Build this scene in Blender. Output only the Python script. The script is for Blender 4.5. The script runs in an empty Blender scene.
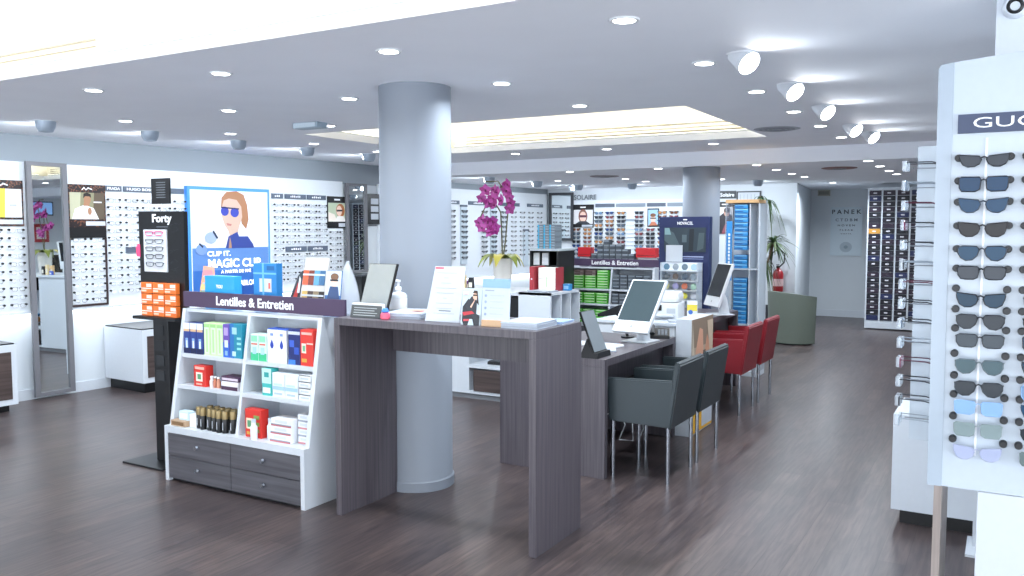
import bpy, bmesh, math, random
from mathutils import Vector, Matrix
random.seed(7)
S = bpy.context.scene
COL = S.collection
PI = math.pi
R = math.radians

# ------------------------------------------------------------------ materials
def lin(h):
    if isinstance(h, (tuple, list)): return tuple(h)
    h = h.lstrip('#')
    v = [int(h[i:i+2], 16)/255 for i in (0, 2, 4)]
    return tuple((c/12.92 if c <= .04045 else ((c+.055)/1.055)**2.4) for c in v)
_mats = {}
def mat(name, color, rough=.5, metal=0., emit=0., trans=0., alpha=1., coat=0., spec=.5, noise=0.03, nscale=40.):
    """a Principled material whose colour carries a faint procedural mottling"""
    if name in _mats: return _mats[name]
    m = bpy.data.materials.new(name); m.use_nodes = True
    nt = m.node_tree; b = nt.nodes['Principled BSDF']
    c = lin(color)
    b.inputs['Base Color'].default_value = (*c, 1)
    b.inputs['Roughness'].default_value = rough
    b.inputs['Metallic'].default_value = metal
    b.inputs['Specular IOR Level'].default_value = spec
    b.inputs['Transmission Weight'].default_value = trans
    b.inputs['Alpha'].default_value = alpha
    b.inputs['Coat Weight'].default_value = coat
    if emit:
        b.inputs['Emission Color'].default_value = (*c, 1)
        b.inputs['Emission Strength'].default_value = emit
    elif noise:
        tc = nt.nodes.new('ShaderNodeTexCoord'); n = nt.nodes.new('ShaderNodeTexNoise')
        n.inputs['Scale'].default_value = nscale
        mx = nt.nodes.new('ShaderNodeMix'); mx.data_type = 'RGBA'
        mx.inputs[6].default_value = (*[x*(1-noise) for x in c], 1)
        mx.inputs[7].default_value = (*[min(1, x*(1+noise)) for x in c], 1)
        nt.links.new(tc.outputs['Object'], n.inputs['Vector'])
        nt.links.new(n.outputs['Fac'], mx.inputs[0]); nt.links.new(mx.outputs[2], b.inputs['Base Color'])
    _mats[name] = m
    return m

def wood(name, c1, c2, rough=.45, sc=(60, 60, 2.2)):
    m = bpy.data.materials.new(name); m.use_nodes = True
    nt = m.node_tree; b = nt.nodes['Principled BSDF']; b.inputs['Roughness'].default_value = rough
    tc = nt.nodes.new('ShaderNodeTexCoord'); mp = nt.nodes.new('ShaderNodeMapping'); mp.inputs['Scale'].default_value = sc
    n = nt.nodes.new('ShaderNodeTexNoise'); n.inputs['Scale'].default_value = 1.; n.inputs['Detail'].default_value = 5
    cr = nt.nodes.new('ShaderNodeValToRGB'); cr.color_ramp.elements[0].position = .32; cr.color_ramp.elements[1].position = .68
    cr.color_ramp.elements[0].color = (*lin(c1), 1); cr.color_ramp.elements[1].color = (*lin(c2), 1)
    L = nt.links.new
    L(tc.outputs['Object'], mp.inputs['Vector']); L(mp.outputs['Vector'], n.inputs['Vector'])
    L(n.outputs['Fac'], cr.inputs['Fac']); L(cr.outputs['Color'], b.inputs['Base Color'])
    return m

def floor_mat():
    m = bpy.data.materials.new('oak_floor'); m.use_nodes = True
    nt = m.node_tree; b = nt.nodes['Principled BSDF']; b.inputs['Specular IOR Level'].default_value = .34; L = nt.links.new; N = nt.nodes.new
    tc = N('ShaderNodeTexCoord')
    mp = N('ShaderNodeMapping'); mp.inputs['Rotation'].default_value = (0, 0, R(90))
    br = N('ShaderNodeTexBrick'); br.inputs['Scale'].default_value = 1.; br.inputs['Brick Width'].default_value = 1.25
    br.inputs['Row Height'].default_value = .12; br.inputs['Mortar Size'].default_value = .0018
    br.inputs['Color1'].default_value = (*lin('#474142'), 1); br.inputs['Color2'].default_value = (*lin('#544c4b'), 1)
    br.inputs['Mortar'].default_value = (*lin('#3d3739'), 1); br.offset = .37; br.inputs['Bias'].default_value = -.1
    mp2 = N('ShaderNodeMapping'); mp2.inputs['Scale'].default_value = (26, 1.6, 1)
    n = N('ShaderNodeTexNoise'); n.inputs['Scale'].default_value = 1.; n.inputs['Detail'].default_value = 6; n.inputs['Roughness'].default_value = .65
    mp3 = N('ShaderNodeMapping'); mp3.inputs['Scale'].default_value = (5, 1.1, 1)
    n2 = N('ShaderNodeTexNoise'); n2.inputs['Scale'].default_value = 1.; n2.inputs['Detail'].default_value = 3
    cr = N('ShaderNodeValToRGB'); cr.color_ramp.elements[0].position = .3; cr.color_ramp.elements[1].position = .72
    cr.color_ramp.elements[0].color = (.68, .66, .68, 1); cr.color_ramp.elements[1].color = (1.34, 1.30, 1.27, 1)
    mx = N('ShaderNodeMix'); mx.data_type = 'RGBA'; mx.blend_type = 'MULTIPLY'; mx.inputs[0].default_value = .85
    cr2 = N('ShaderNodeValToRGB'); cr2.color_ramp.elements[0].position = .35; cr2.color_ramp.elements[1].position = .7
    cr2.color_ramp.elements[0].color = (.85, .83, .86, 1); cr2.color_ramp.elements[1].color = (1.2, 1.14, 1.1, 1)
    mx2 = N('ShaderNodeMix'); mx2.data_type = 'RGBA'; mx2.blend_type = 'MULTIPLY'; mx2.inputs[0].default_value = .8
    L(tc.outputs['Object'], mp.inputs['Vector']); L(mp.outputs['Vector'], br.inputs['Vector'])
    L(tc.outputs['Object'], mp2.inputs['Vector']); L(mp2.outputs['Vector'], n.inputs['Vector'])
    L(tc.outputs['Object'], mp3.inputs['Vector']); L(mp3.outputs['Vector'], n2.inputs['Vector'])
    L(n.outputs['Fac'], cr.inputs['Fac']); L(n2.outputs['Fac'], cr2.inputs['Fac'])
    L(br.outputs['Color'], mx.inputs[6]); L(cr.outputs['Color'], mx.inputs[7])
    L(mx.outputs[2], mx2.inputs[6]); L(cr2.outputs['Color'], mx2.inputs[7])
    n3 = N('ShaderNodeTexNoise'); n3.inputs['Scale'].default_value = 1.; n3.inputs['Detail'].default_value = 4
    mp4 = N('ShaderNodeMapping'); mp4.inputs['Scale'].default_value = (55, 4, 1)
    cr3 = N('ShaderNodeValToRGB'); cr3.color_ramp.elements[0].position = .38; cr3.color_ramp.elements[1].position = .64
    cr3.color_ramp.elements[0].color = (.70, .68, .71, 1); cr3.color_ramp.elements[1].color = (1.3, 1.24, 1.18, 1)
    mx3 = N('ShaderNodeMix'); mx3.data_type = 'RGBA'; mx3.blend_type = 'MULTIPLY'; mx3.inputs[0].default_value = .8
    L(tc.outputs['Object'], mp4.inputs['Vector']); L(mp4.outputs['Vector'], n3.inputs['Vector']); L(n3.outputs['Fac'], cr3.inputs['Fac'])
    L(mx2.outputs[2], mx3.inputs[6]); L(cr3.outputs['Color'], mx3.inputs[7])
    L(mx3.outputs[2], b.inputs['Base Color'])
    rr = N('ShaderNodeMapRange'); rr.inputs['To Min'].default_value = .24; rr.inputs['To Max'].default_value = .38
    L(n.outputs['Fac'], rr.inputs['Value']); L(rr.outputs['Result'], b.inputs['Roughness'])
    bp = N('ShaderNodeBump'); bp.inputs['Strength'].default_value = .12; bp.inputs['Distance'].default_value = .004
    L(n.outputs['Fac'], bp.inputs['Height']); L(bp.outputs['Normal'], b.inputs['Normal'])
    return m

def leopard_mat():
    m = bpy.data.materials.new('tortoise_pattern'); m.use_nodes = True
    nt = m.node_tree; b = nt.nodes['Principled BSDF']; L = nt.links.new; N = nt.nodes.new
    tc = N('ShaderNodeTexCoord'); v = N('ShaderNodeTexVoronoi'); v.inputs['Scale'].default_value = 55
    cr = N('ShaderNodeValToRGB'); cr.color_ramp.elements[0].position = .25; cr.color_ramp.elements[1].position = .5
    cr.color_ramp.elements[0].color = (*lin('#7a4a35'), 1); cr.color_ramp.elements[1].color = (*lin('#1c1114'), 1)
    L(tc.outputs['Object'], v.inputs['Vector']); L(v.outputs['Distance'], cr.inputs['Fac']); L(cr.outputs['Color'], b.inputs['Base Color'])
    b.inputs['Roughness'].default_value = .4
    return m

WHITE = mat('white_laminate', '#ccd2d9', .38)
WALLP = mat('wall_paint', '#cfd5da', .7, nscale=3)
CEILP = mat('ceiling_paint', '#f3f6fc', .8, nscale=3)
WARMW = mat('cove_paint', '#f3efe2', .8)
PILM = mat('pillar_paint', '#868d97', .6, nscale=3)
PANEL = mat('display_panel_white', '#dfe4e9', .45)
GREYF = mat('mirror_frame_grey', '#6d6d72', .5)
BLACK = mat('black_satin', '#0f1013', .38)
DKGREY = mat('dark_grey', '#3a3d42', .5)
MIDGREY = mat('mid_grey', '#8b9097', .5)
LTGREY = mat('light_grey', '#c9ced3', .5)
CHROME = mat('chrome', '#c4cad2', .18, 1.)
MIRROR = mat('mirror_glass', '#dfe6e8', .015, 1., noise=0)
WOODV = wood('counter_wood', '#48434a', '#5e585d', .4, (75, 75, 1.8))
WOODH = wood('drawer_wood', '#46454b', '#5e5d63', .42, (1.6, 45, 45))
WOODD = wood('brown_wood', '#3a2f2d', '#544744', .42, (1.6, 1.6, 45))
PURPLE = mat('plum_board', '#4a3a55', .55)
LETTERW = mat('white_lettering', '#f6f7fa', .5)
LETTERD = mat('dark_lettering', '#2a2d34', .5)
STRIP = mat('header_slate', '#566070', .5)
NAVY = mat('navy_board', '#1a2754', .45)
GREYLEATHER = mat('grey_leather', '#323b3f', .42, nscale=120, noise=.08)
REDLEATHER = mat('red_leather', '#861a26', .4, nscale=120, noise=.08)
PAPER = mat('paper', '#c4cad2', .6)
ACRYL = mat('clear_acrylic', '#e6eef5', .12, 0, alpha=.32, noise=0)
ACRYLB = mat('frosted_acrylic', '#dfe8f0', .3, 0, alpha=.6, noise=0)
LED = mat('lit_diffuser', '#ffffff', .5, emit=14.)
LEOPARD = leopard_mat()
C = {}
def M(hexcol, rough=.45, **k):
    key = 'tone_' + hexcol.lstrip('#') + ('_%d' % int(rough*100))
    return mat(key, hexcol, rough, **k)

# ------------------------------------------------------------------ mesh builder
class MB:
    def __init__(s): s.bm = bmesh.new(); s.mats = []; s.T = Matrix.Identity(4)
    def mi(s, m):
        if m not in s.mats: s.mats.append(m)
        return s.mats.index(m)
    def _v(s, p): return s.bm.verts.new(s.T @ Vector(p))
    def face(s, pts, m, smooth=False):
        try: f = s.bm.faces.new([s._v(p) for p in pts])
        except ValueError: return
        f.material_index = s.mi(m); f.smooth = smooth
        return f
    def grid(s, rows, m, closed_u=False, smooth=True):
        """rows: list of equally long rings of points"""
        vs = [[s._v(p) for p in r] for r in rows]; k = s.mi(m); n = len(vs[0])
        for a, b in zip(vs, vs[1:]):
            for i in range(n if closed_u else n-1):
                j = (i+1) % n
                try:
                    f = s.bm.faces.new((a[i], a[j], b[j], b[i])); f.material_index = k; f.smooth = smooth
                except ValueError: pass
        return vs
    def cap(s, ring, m):
        try:
            f = s.bm.faces.new(ring); f.material_index = s.mi(m)
        except ValueError: pass
    def box(s, x0, x1, y0, y1, z0, z1, m, bev=0.):
        if x1 < x0: x0, x1 = x1, x0
        if y1 < y0: y0, y1 = y1, y0
        if z1 < z0: z0, z1 = z1, z0
        P = [s._v(p) for p in ((x0,y0,z0),(x1,y0,z0),(x1,y1,z0),(x0,y1,z0),(x0,y0,z1),(x1,y0,z1),(x1,y1,z1),(x0,y1,z1))]
        k = s.mi(m); fs = []
        for q in ((3,2,1,0),(4,5,6,7),(0,1,5,4),(1,2,6,5),(2,3,7,6),(3,0,4,7)):
            f = s.bm.faces.new([P[i] for i in q]); f.material_index = k; fs.append(f)
        if bev:
            es = list({e for f in fs for e in f.edges})
            bmesh.ops.bevel(s.bm, geom=es, offset=bev, segments=2, profile=.6, affect='EDGES', material=k)
        return s
    def prism(s, pts, axis, a, b, m):
        """extrude a 2D outline along an axis: 'x' -> (y,z), 'y' -> (x,z), 'z' -> (x,y)"""
        def at(p, t): return {'x': (t, p[0], p[1]), 'y': (p[0], t, p[1]), 'z': (p[0], p[1], t)}[axis]
        k = s.mi(m); A = [s._v(at(p, a)) for p in pts]; B = [s._v(at(p, b)) for p in pts]; n = len(pts)
        fs = [s.bm.faces.new(A[::-1]), s.bm.faces.new(B)]
        for i in range(n): fs.append(s.bm.faces.new((A[i], A[(i+1) % n], B[(i+1) % n], B[i])))
        for f in fs: f.material_index = k
        return s
    def tube(s, path, r, m, n=8, caps=True):
        path = [Vector(p) for p in path]; rs = r if isinstance(r, (list, tuple)) else [r]*len(path)
        rings = []; prev = None
        for i, p in enumerate(path):
            d = (path[min(i+1, len(path)-1)] - path[max(i-1, 0)]).normalized()
            if prev is None:
                a = Vector((0, 0, 1)) if abs(d.z) < .9 else Vector((1, 0, 0))
                u = d.cross(a).normalized()
            else: u = (prev - d*prev.dot(d)).normalized()
            prev = u; w = d.cross(u)
            rings.append([p + (u*math.cos(2*PI*j/n) + w*math.sin(2*PI*j/n))*rs[i] for j in range(n)])
        vs = s.grid(rings, m, True, n > 4)
        if caps: s.cap(vs[0][::-1], m); s.cap(vs[-1], m)
        return s
    def lathe(s, prof, c, m, n=24, smooth=True, caps=True):
        """prof: (radius, z) from bottom to top around the vertical through c"""
        rings = [[(c[0]+r*math.cos(2*PI*j/n), c[1]+r*math.sin(2*PI*j/n), c[2]+z) for j in range(n)] for r, z in prof]
        vs = s.grid(rings, m, True, smooth)
        if caps: s.cap(vs[0][::-1], m); s.cap(vs[-1], m)
        return s
    def disc(s, cx, cz, rx, rz, y, m, n=20):
        return s.face([(cx+rx*math.cos(2*PI*j/n), y, cz+rz*math.sin(2*PI*j/n)) for j in range(n)], m)
    def build(s, name, parent=None):
        bmesh.ops.recalc_face_normals(s.bm, faces=s.bm.faces)
        me = bpy.data.meshes.new(name); s.bm.to_mesh(me); s.bm.free()
        for m in s.mats: me.materials.append(m)
        if any(p.use_smooth for p in me.polygons): me.set_sharp_from_angle(angle=R(42))
        o = bpy.data.objects.new(name, me); COL.objects.link(o)
        if parent is not None: o.parent = parent
        return o

_labels = {}
def tag(o, label, cat, group=None):
    assert 4 <= len(label.split()) <= 16, (len(label.split()), label)
    assert label not in _labels, label
    _labels[label] = 1
    o['label'] = label; o['category'] = cat
    if group: o['group'] = group
    return o
def thing(name, label, cat, loc=(0,0,0), rz=0., group=None):
    o = bpy.data.objects.new(name, None); COL.objects.link(o); o.empty_display_size = .1
    o.location = loc; o.rotation_euler = (0, 0, rz)
    return tag(o, label, cat, group)
def struct(name, mb):
    o = mb.build(name); o['kind'] = 'structure'; return o
def dup(root, label, loc=None, rz=None, group=None):
    r = root.copy(); COL.objects.link(r)
    if loc is not None: r.location = loc
    if rz is not None: r.rotation_euler = (0, 0, rz)
    tag(r, label, r['category'], group or r.get('group'))
    for ch in list(root.children):
        c = ch.copy(); COL.objects.link(c); c.parent = r
        for g in list(ch.children):
            d = g.copy(); COL.objects.link(d); d.parent = c
    return r
def single(name, mb, label, cat, loc=None, rz=0., group=None):
    o = mb.build(name)
    if loc is not None: o.location = loc; o.rotation_euler = (0, 0, rz)
    return tag(o, label, cat, group)

def text(s, w, h, cx, y, cz, m, parent, name='lettering', ext=.0012, label=None, rot=0., vert=False, bold=.022):
    """flat letters facing local -Y, fitted into w x h and centred at (cx, y, cz)"""
    cu = bpy.data.curves.new('letters', 'FONT'); cu.body = s; cu.extrude = .5; cu.offset = bold; cu.resolution_u = 3
    o = bpy.data.objects.new('letters', cu); COL.objects.link(o)
    dg = bpy.context.evaluated_depsgraph_get(); dg.update()
    me = bpy.data.meshes.new_from_object(o.evaluated_get(dg))
    bpy.data.objects.remove(o)
    xs = [v.co.x for v in me.vertices]; ys = [v.co.y for v in me.vertices]
    x0, x1, y0, y1 = min(xs), max(xs), min(ys), max(ys)
    for v in me.vertices:
        a = ((v.co.x-x0)/max(1e-6, x1-x0)-.5)*w; b = ((v.co.y-y0)/max(1e-6, y1-y0)-.5)*h; c = v.co.z*2*ext
        if vert: a, b = -b, a
        ca, sa = math.cos(rot), math.sin(rot)
        v.co = (cx + a*ca - b*sa, y - c, cz + a*sa + b*ca)
    me.materials.clear(); me.materials.append(m)
    me.name = name
    t = bpy.data.objects.new(name, me); COL.objects.link(t); t.parent = parent
    if label: t['label'] = label
    return t

ORD = 'first second third fourth fifth sixth seventh eighth ninth tenth eleventh twelfth thirteenth fourteenth fifteenth sixteenth'.split()

# ------------------------------------------------------------------ room frame
ZC, ZL = 2.38, 2.225          # main ceiling, lower ceiling at the back
WA = R(3.65); WD = Vector((math.sin(WA), math.cos(WA), 0)); WN = Vector((math.cos(WA), -math.sin(WA), 0)); W0 = Vector((-7.60, 4.5, 0))
WR = R(90-3.65)
def wp(u, off=0., z=0.): return W0 + WD*u + WN*off + Vector((0, 0, z))

fm = MB(); fm.box(-9.2, 3.2, -3.0, 17.2, -.12, 0, floor_mat()); struct('floor', fm)

# main ceiling with its two coffers
RA = (-5.45, -1.94, 5.66, 7.92); RB = (-5.9, -1.5, .75, 2.755)
c = MB()
X0, X1, Y0, Y1 = -9.2, 3.2, -3.0, 9.11
t = .06
for (a, b, d, e) in ((X0, X1, Y0, RB[2]), (X0, RB[0], RB[2], RB[3]), (RB[1], X1, RB[2], RB[3]), (X0, X1, RB[3], RA[2]),
                     (X0, RA[0], RA[2], RA[3]), (RA[1], X1, RA[2], RA[3]), (X0, X1, RA[3], Y1)):
    c.box(a, b, d, e, ZC, ZC+t, CEILP)
for (a, b, d, e) in (RA, RB):
    g, top = .15, ZC+.44
    c.box(a-g-.03, b+g+.03, d-g-.03, d-g, ZC+t, top, WARMW); c.box(a-g-.03, b+g+.03, e+g, e+g+.03, ZC+t, top, WARMW)
    c.box(a-g-.03, a-g, d-g, e+g, ZC+t, top, WARMW); c.box(b+g, b+g+.03, d-g, e+g, ZC+t, top, WARMW)
    c.box(a-g-.03, b+g+.03, d-g-.03, e+g+.03, top, top+.03, WARMW)
struct('ceiling', c)
c = MB(); c.box(X0, X1, 9.11, 17.2, ZL, ZC+.06, CEILP); struct('ceiling_lower', c)

# walls
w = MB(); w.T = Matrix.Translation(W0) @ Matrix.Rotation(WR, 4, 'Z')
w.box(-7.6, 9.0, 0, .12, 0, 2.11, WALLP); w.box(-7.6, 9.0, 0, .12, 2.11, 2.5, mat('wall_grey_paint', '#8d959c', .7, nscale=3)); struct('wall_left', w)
w = MB(); w.T = Matrix.Translation(W0) @ Matrix.Rotation(WR, 4, 'Z')
w.box(-7.6, 8.75, -.014, 0, 0, .095, WHITE); struct('baseboard_left', w)
w = MB(); w.box(-7.3, -2.79, 13.3, 13.42, 0, 2.4, WALLP); struct('wall_back', w)
w = MB(); w.prism([(-2.79, 13.3), (-2.79-.12, 13.42), (-3.2, 15.82), (-3.05, 15.7)], 'z', 0, 2.4, WALLP); struct('wall_passage', w)
w = MB(); w.box(-3.2, 1.0, 15.7, 15.82, 0, 2.4, WALLP); struct('wall_far', w)
w = MB(); w.box(-3.04, -1.0, 15.685, 15.7, 0, .12, WHITE); struct('baseboard_far', w)
w = MB(); w.box(.6, .72, 3.6, 16, 0, 2.5, WALLP); struct('wall_right', w)
w = MB(); w.box(-.07, .6, 3.6, 4.3, 0, ZC, WHITE); struct('pillar_square', w)
w = MB(); w.lathe([(.224, 0), (.224, .055), (.217, .06), (.214, .065), (.214, ZC)], (-3.076, 4.125, 0), PILM, 48); struct('pillar', w)
w = MB(); w.lathe([(.215, 0), (.215, .055), (.205, .06), (.205, ZL)], (-3.005, 9.36, 0), PILM, 40); struct('pillar', w)

# air slots of the coffers
def slot_vent(label, loc, rz, L):
    t = thing('air_vent', label, 'vent', loc, rz, 'slot vents in the ceiling coffers')
    b = MB(); b.box(-L/2, L/2, -.006, .0, -.045, .045, mat('vent_back', '#dcd8c8', .6)); b.build('backing', t)
    for z in (-.033, 0, .033):
        b = MB(); b.box(-L/2, L/2, -.012, -.006, z-.0045, z+.0045, mat('vent_slot', '#8f8c80', .6)); b.build('slat', t)
slot_vent('long slot vent on the left half of the far side of the middle ceiling recess', (-4.45, 8.07, 2.52), 0, 1.7)
slot_vent('long slot vent on the right half of the far side of the middle ceiling recess', (-2.75, 8.07, 2.52), 0, 1.7)
slot_vent('short slot vent on the right side of the middle ceiling recess', (-1.79, 6.9, 2.52), R(-90), 1.2)
slot_vent('long slot vent in the nearest ceiling recess at the upper left', (-5.1, 2.905, 2.525), 0, 1.62)

# ------------------------------------------------------------------ lights
def area(name, parent, loc, rot, size, power, color, size_y=None, spread=None):
    l = bpy.data.lights.new(name, 'AREA'); l.energy = power; l.color = color
    if size_y: l.shape = 'RECTANGLE'; l.size = size; l.size_y = size_y
    else: l.shape = 'DISK'; l.size = size
    if spread: l.spread = spread
    o = bpy.data.objects.new(name, l); COL.objects.link(o); o.location = loc; o.rotation_euler = rot
    if parent: o.parent = parent
    return o
COOL = (.82, .91, 1.0); WARM = (1, .96, .89)
DL_W, WASH_W, GIM_W, COVE_W = 9.0, 5.2, 2.2, 3.0

def downlight_meshes():
    a = MB(); a.lathe([(.046, -.002), (.046, -.006), (.060, -.006), (.063, 0)], (0,0,0), mat('downlight_trim', '#e8ebee', .4), 24, caps=False)
    b = MB(); b.lathe([(.0, -.004), (.046, -.004)], (0,0,0), LED, 24, caps=False)
    return a, b
_dl = []
def downlight(label, x, y, z, pw=1.):
    if not _dl:
        t = thing('ceiling_downlight', label, 'ceiling light', (x, y, z), 0, 'recessed round downlights')
        a, b = downlight_meshes(); a.build('trim_ring', t); b.build('diffuser', t); _dl.append(t)
    else: t = dup(_dl[0], label, (x, y, z))
    area('lamp', None, (x, y, z-.012), (0, 0, 0), .085, DL_W*pw, COOL, spread=R(155)).parent = None
    return t
lamps = []
gx = [-5.95, -4.80, -3.69, -2.55, -1.36]; gy = [3.22, 4.25, 5.28, 6.32, 7.30, 8.3]
cn = ['nearest the left wall', 'second from the left wall', 'third from the left wall', 'fourth from the left wall', 'furthest from the left wall']
for j, y in enumerate(gy):
    for i, x in enumerate(gx):
        if RA[0]-.1 < x < RA[1]+.1 and RA[2]-.1 < y < RA[3]+.1: continue
        downlight('round recessed downlight in the %s ceiling row, %s' % (ORD[j], cn[i]), x, y, ZC)
lx = [-4.58, -3.465, -2.36, -1.25]; ly = [9.22, 10.1, 10.93, 11.68]
for j, y in enumerate(ly):
    for i, x in enumerate(lx):
        if abs(x+3.0) < .3 and abs(y-9.36) < .3: continue
        if i < 2 and j == 1: continue
        downlight('round downlight in lowered back ceiling, %s row past the bulkhead, %s from the left' % (ORD[j], ORD[i]), x, y, ZL, .7)
downlight('lone round downlight in front of the eye chart wall', -2.3, 13.4, ZL, 3.)
downlight('lone round downlight above the far left corner of the lowered ceiling', -5.6, 10.9, ZL)

def gimbal(label, x, y):
    t = thing('gimbal_spotlight', label, 'ceiling light', (x, y, ZC), R(-30), 'tilted gimbal spotlights along the right')
    b = MB(); b.lathe([(.060, 0), (.075, -.006), (.078, 0)], (0,0,0), mat('downlight_trim', '#e8ebee', .4), 24, caps=False); b.build('trim_ring', t)
    b = MB(); b.T = Matrix.Translation((0, 0, -.02)) @ Matrix.Rotation(R(-52), 4, 'Y')
    b.lathe([(.03, .07), (.052, .05), (.06, -.055)], (0,0,0), mat('lamp_housing', '#dfe3e8', .35, .2), 24); b.build('housing', t)
    b = MB(); b.T = Matrix.Translation((0, 0, -.02)) @ Matrix.Rotation(R(-52), 4, 'Y')
    b.lathe([(0, -.0565), (.054, -.0565)], (0,0,0), mat('spot_face', '#ffffff', .5, emit=22.), 24, caps=False); b.build('lamp_face', t)
    d = Vector((.788, 0, -.616)); p = Vector((x, y, ZC-.02)) + d*.0  # the lamp looks to the right wall
    ax = Matrix.Rotation(R(-52), 4, 'Y')
    pos = Vector((0, 0, -.02)) + (ax @ Vector((0, 0, -.064)))
    area('lamp', t, pos, (0, R(-52), 0), .1, GIM_W, COOL, spread=R(140))
for k, y in enumerate([4.12, 5.12, 6.14, 7.38, 8.02]):
    gimbal('tilted white spotlight hanging from the ceiling at right, %s from the camera' % ORD[k], -1.13 if k < 4 else -1.08, y)

def washer(label, p, z, aim):
    t = thing('ceiling_spot', label, 'ceiling light', (p[0], p[1], z), aim, 'grey bowl shaped wall spots')
    b = MB(); b.lathe([(.02, -.088), (.05, -.084), (.068, -.05), (.074, 0)], (0,0,0), mat('spot_bowl', '#a9b6c4', .4, .3), 24); b.build('bowl', t)
    b = MB(); b.lathe([(.072, -.003), (.088, -.004), (.09, 0)], (0,0,0), mat('downlight_trim', '#e8ebee', .4), 24, caps=False); b.build('trim_ring', t)
    b = MB(); b.T = Matrix.Translation((-.042, 0, -.032)) @ Matrix.Rotation(R(78), 4, 'Y'); b.lathe([(0, -.036), (.026, -.036), (.03, 0)], (0,0,0), mat('spot_face2', '#ffffff', .5, emit=16.), 16); b.build('lamp_face', t)
    area('lamp', t, (-.085, 0, -.075), (0, R(48), 0), .08, WASH_W, COOL, spread=R(150))
ws = [(-6.507, 3.951), (-6.41, 4.81), (-6.37, 5.75), (-6.30, 6.60), (-6.24, 7.51)]
for k, p in enumerate(ws):
    washer('grey bowl shaped spotlight lighting the left display wall, %s along the ceiling' % ORD[k], p, ZC, -WA)
for k, y in enumerate([9.8, 11.0, 12.2]):
    q = wp(y-4.5, 1.25)
    washer('grey bowl spotlight of the lowered back ceiling near left wall, %s past the bulkhead' % ORD[k], (q.x, q.y), ZL, -WA)
for k, x in enumerate([-6.0, -5.0, -4.0, -3.1]):
    washer('grey bowl spotlight over the sunglasses wall, %s from the corner' % ORD[k], (x, 12.2), ZL, R(-90))

# cove strips lying on the coffer ledges
def cove(label, loc, rz, L):
    t = thing('cove_light_strip', label, 'light strip', loc, rz, 'light strips in the ceiling coves')
    b = MB(); b.box(-L/2, L/2, -.02, .02, 0, .02, WHITE); b.build('housing', t)
    b = MB(); b.box(-L/2, L/2, -.014, .014, .02, .026, mat('cove_tube', '#fff6e0', .5, emit=2.)); b.build('diffuser', t)
    area('lamp', t, (0, 0, .034), (PI, 0, 0), L, COVE_W*L/2, WARM, .03, spread=R(170))
for nm, (a, b, d, e), kk in (('middle', RA, 1.), ('nearest', RB, 1.)):
    z = ZC+.06
    cove('warm light strip on the far ledge of the %s ceiling recess' % nm, ((a+b)/2, e+.06, z), 0, b-a-.1)
    cove('warm light strip on the near ledge of the %s ceiling recess' % nm, ((a+b)/2, d-.06, z), 0, b-a-.1)
    cove('warm light strip on the left ledge of the %s ceiling recess' % nm, (a-.06, (d+e)/2, z), R(90), e-d-.1)
    cove('warm light strip on the right ledge of the %s ceiling recess' % nm, (b+.06, (d+e)/2, z), R(90), e-d-.1)

# ceiling fittings
t = thing('round_air_diffuser', 'round perforated grille flush in the ceiling beside the spotlights', 'vent', (-1.72, 7.36, ZC))
b = MB(); b.lathe([(.0, -.004), (.17, -.004), (.19, 0)], (0,0,0), mat('diffuser_grey', '#aab0b8', .6), 32, caps=False); b.build('plate', t)
for r in (.05, .09, .13):
    b = MB(); b.lathe([(r, -.0042), (r, -.008), (r+.015, -.008), (r+.015, -.0042)], (0,0,0), MIDGREY, 32, caps=False); b.build('ring', t)
for lab, x, y in (('flat dark disc vent in lowered ceiling above the sunglasses wall', -4.59, 10.25), ('reddish brown disc vent in lowered ceiling before the eye chart', -1.68, 10.17)):
    b = MB(); b.lathe([(0, -.012), (.16, -.012), (.19, -.006), (.19, 0)], (0,0,0), mat('vent_disc', '#8d8588', .6) if 'dark' in lab else mat('vent_disc_red', '#8a6662', .6), 28, caps=False)
    b.lathe([(.06, -.014), (.07, -.018), (.08, -.014)], (0,0,0), MIDGREY, 24, caps=False)
    single('ceiling_vent', b, lab, 'vent', (x, y, ZL))
t = thing('emergency_light', 'grey square emergency light box on the ceiling', 'emergency light', (-4.82, 5.08, ZC))
b = MB(); b.box(-.13, .13, -.06, .06, -.045, 0, mat('emerg', '#9fb0bd', .4), .006); b.build('housing', t)
b = MB(); b.box(-.115, .115, -.066, -.06, -.04, -.006, mat('emerg_face', '#c8d6de', .3)); b.build('lens', t)
t = thing('ceiling_speaker', 'round dark ringed speaker high on the white square pillar', 'speaker', (-.012, 3.6, 2.338))
b = MB(); b.T = Matrix.Rotation(R(90), 4, 'X'); b.lathe([(.04, 0), (.04, .02), (.032, .03)], (0,0,0), WHITE, 24); b.build('housing', t)
b = MB(); b.T = Matrix.Rotation(R(90), 4, 'X'); b.lathe([(.016, .031), (.02, .036), (.028, .031)], (0,0,0), BLACK, 24, caps=False); b.build('ring', t)

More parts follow.
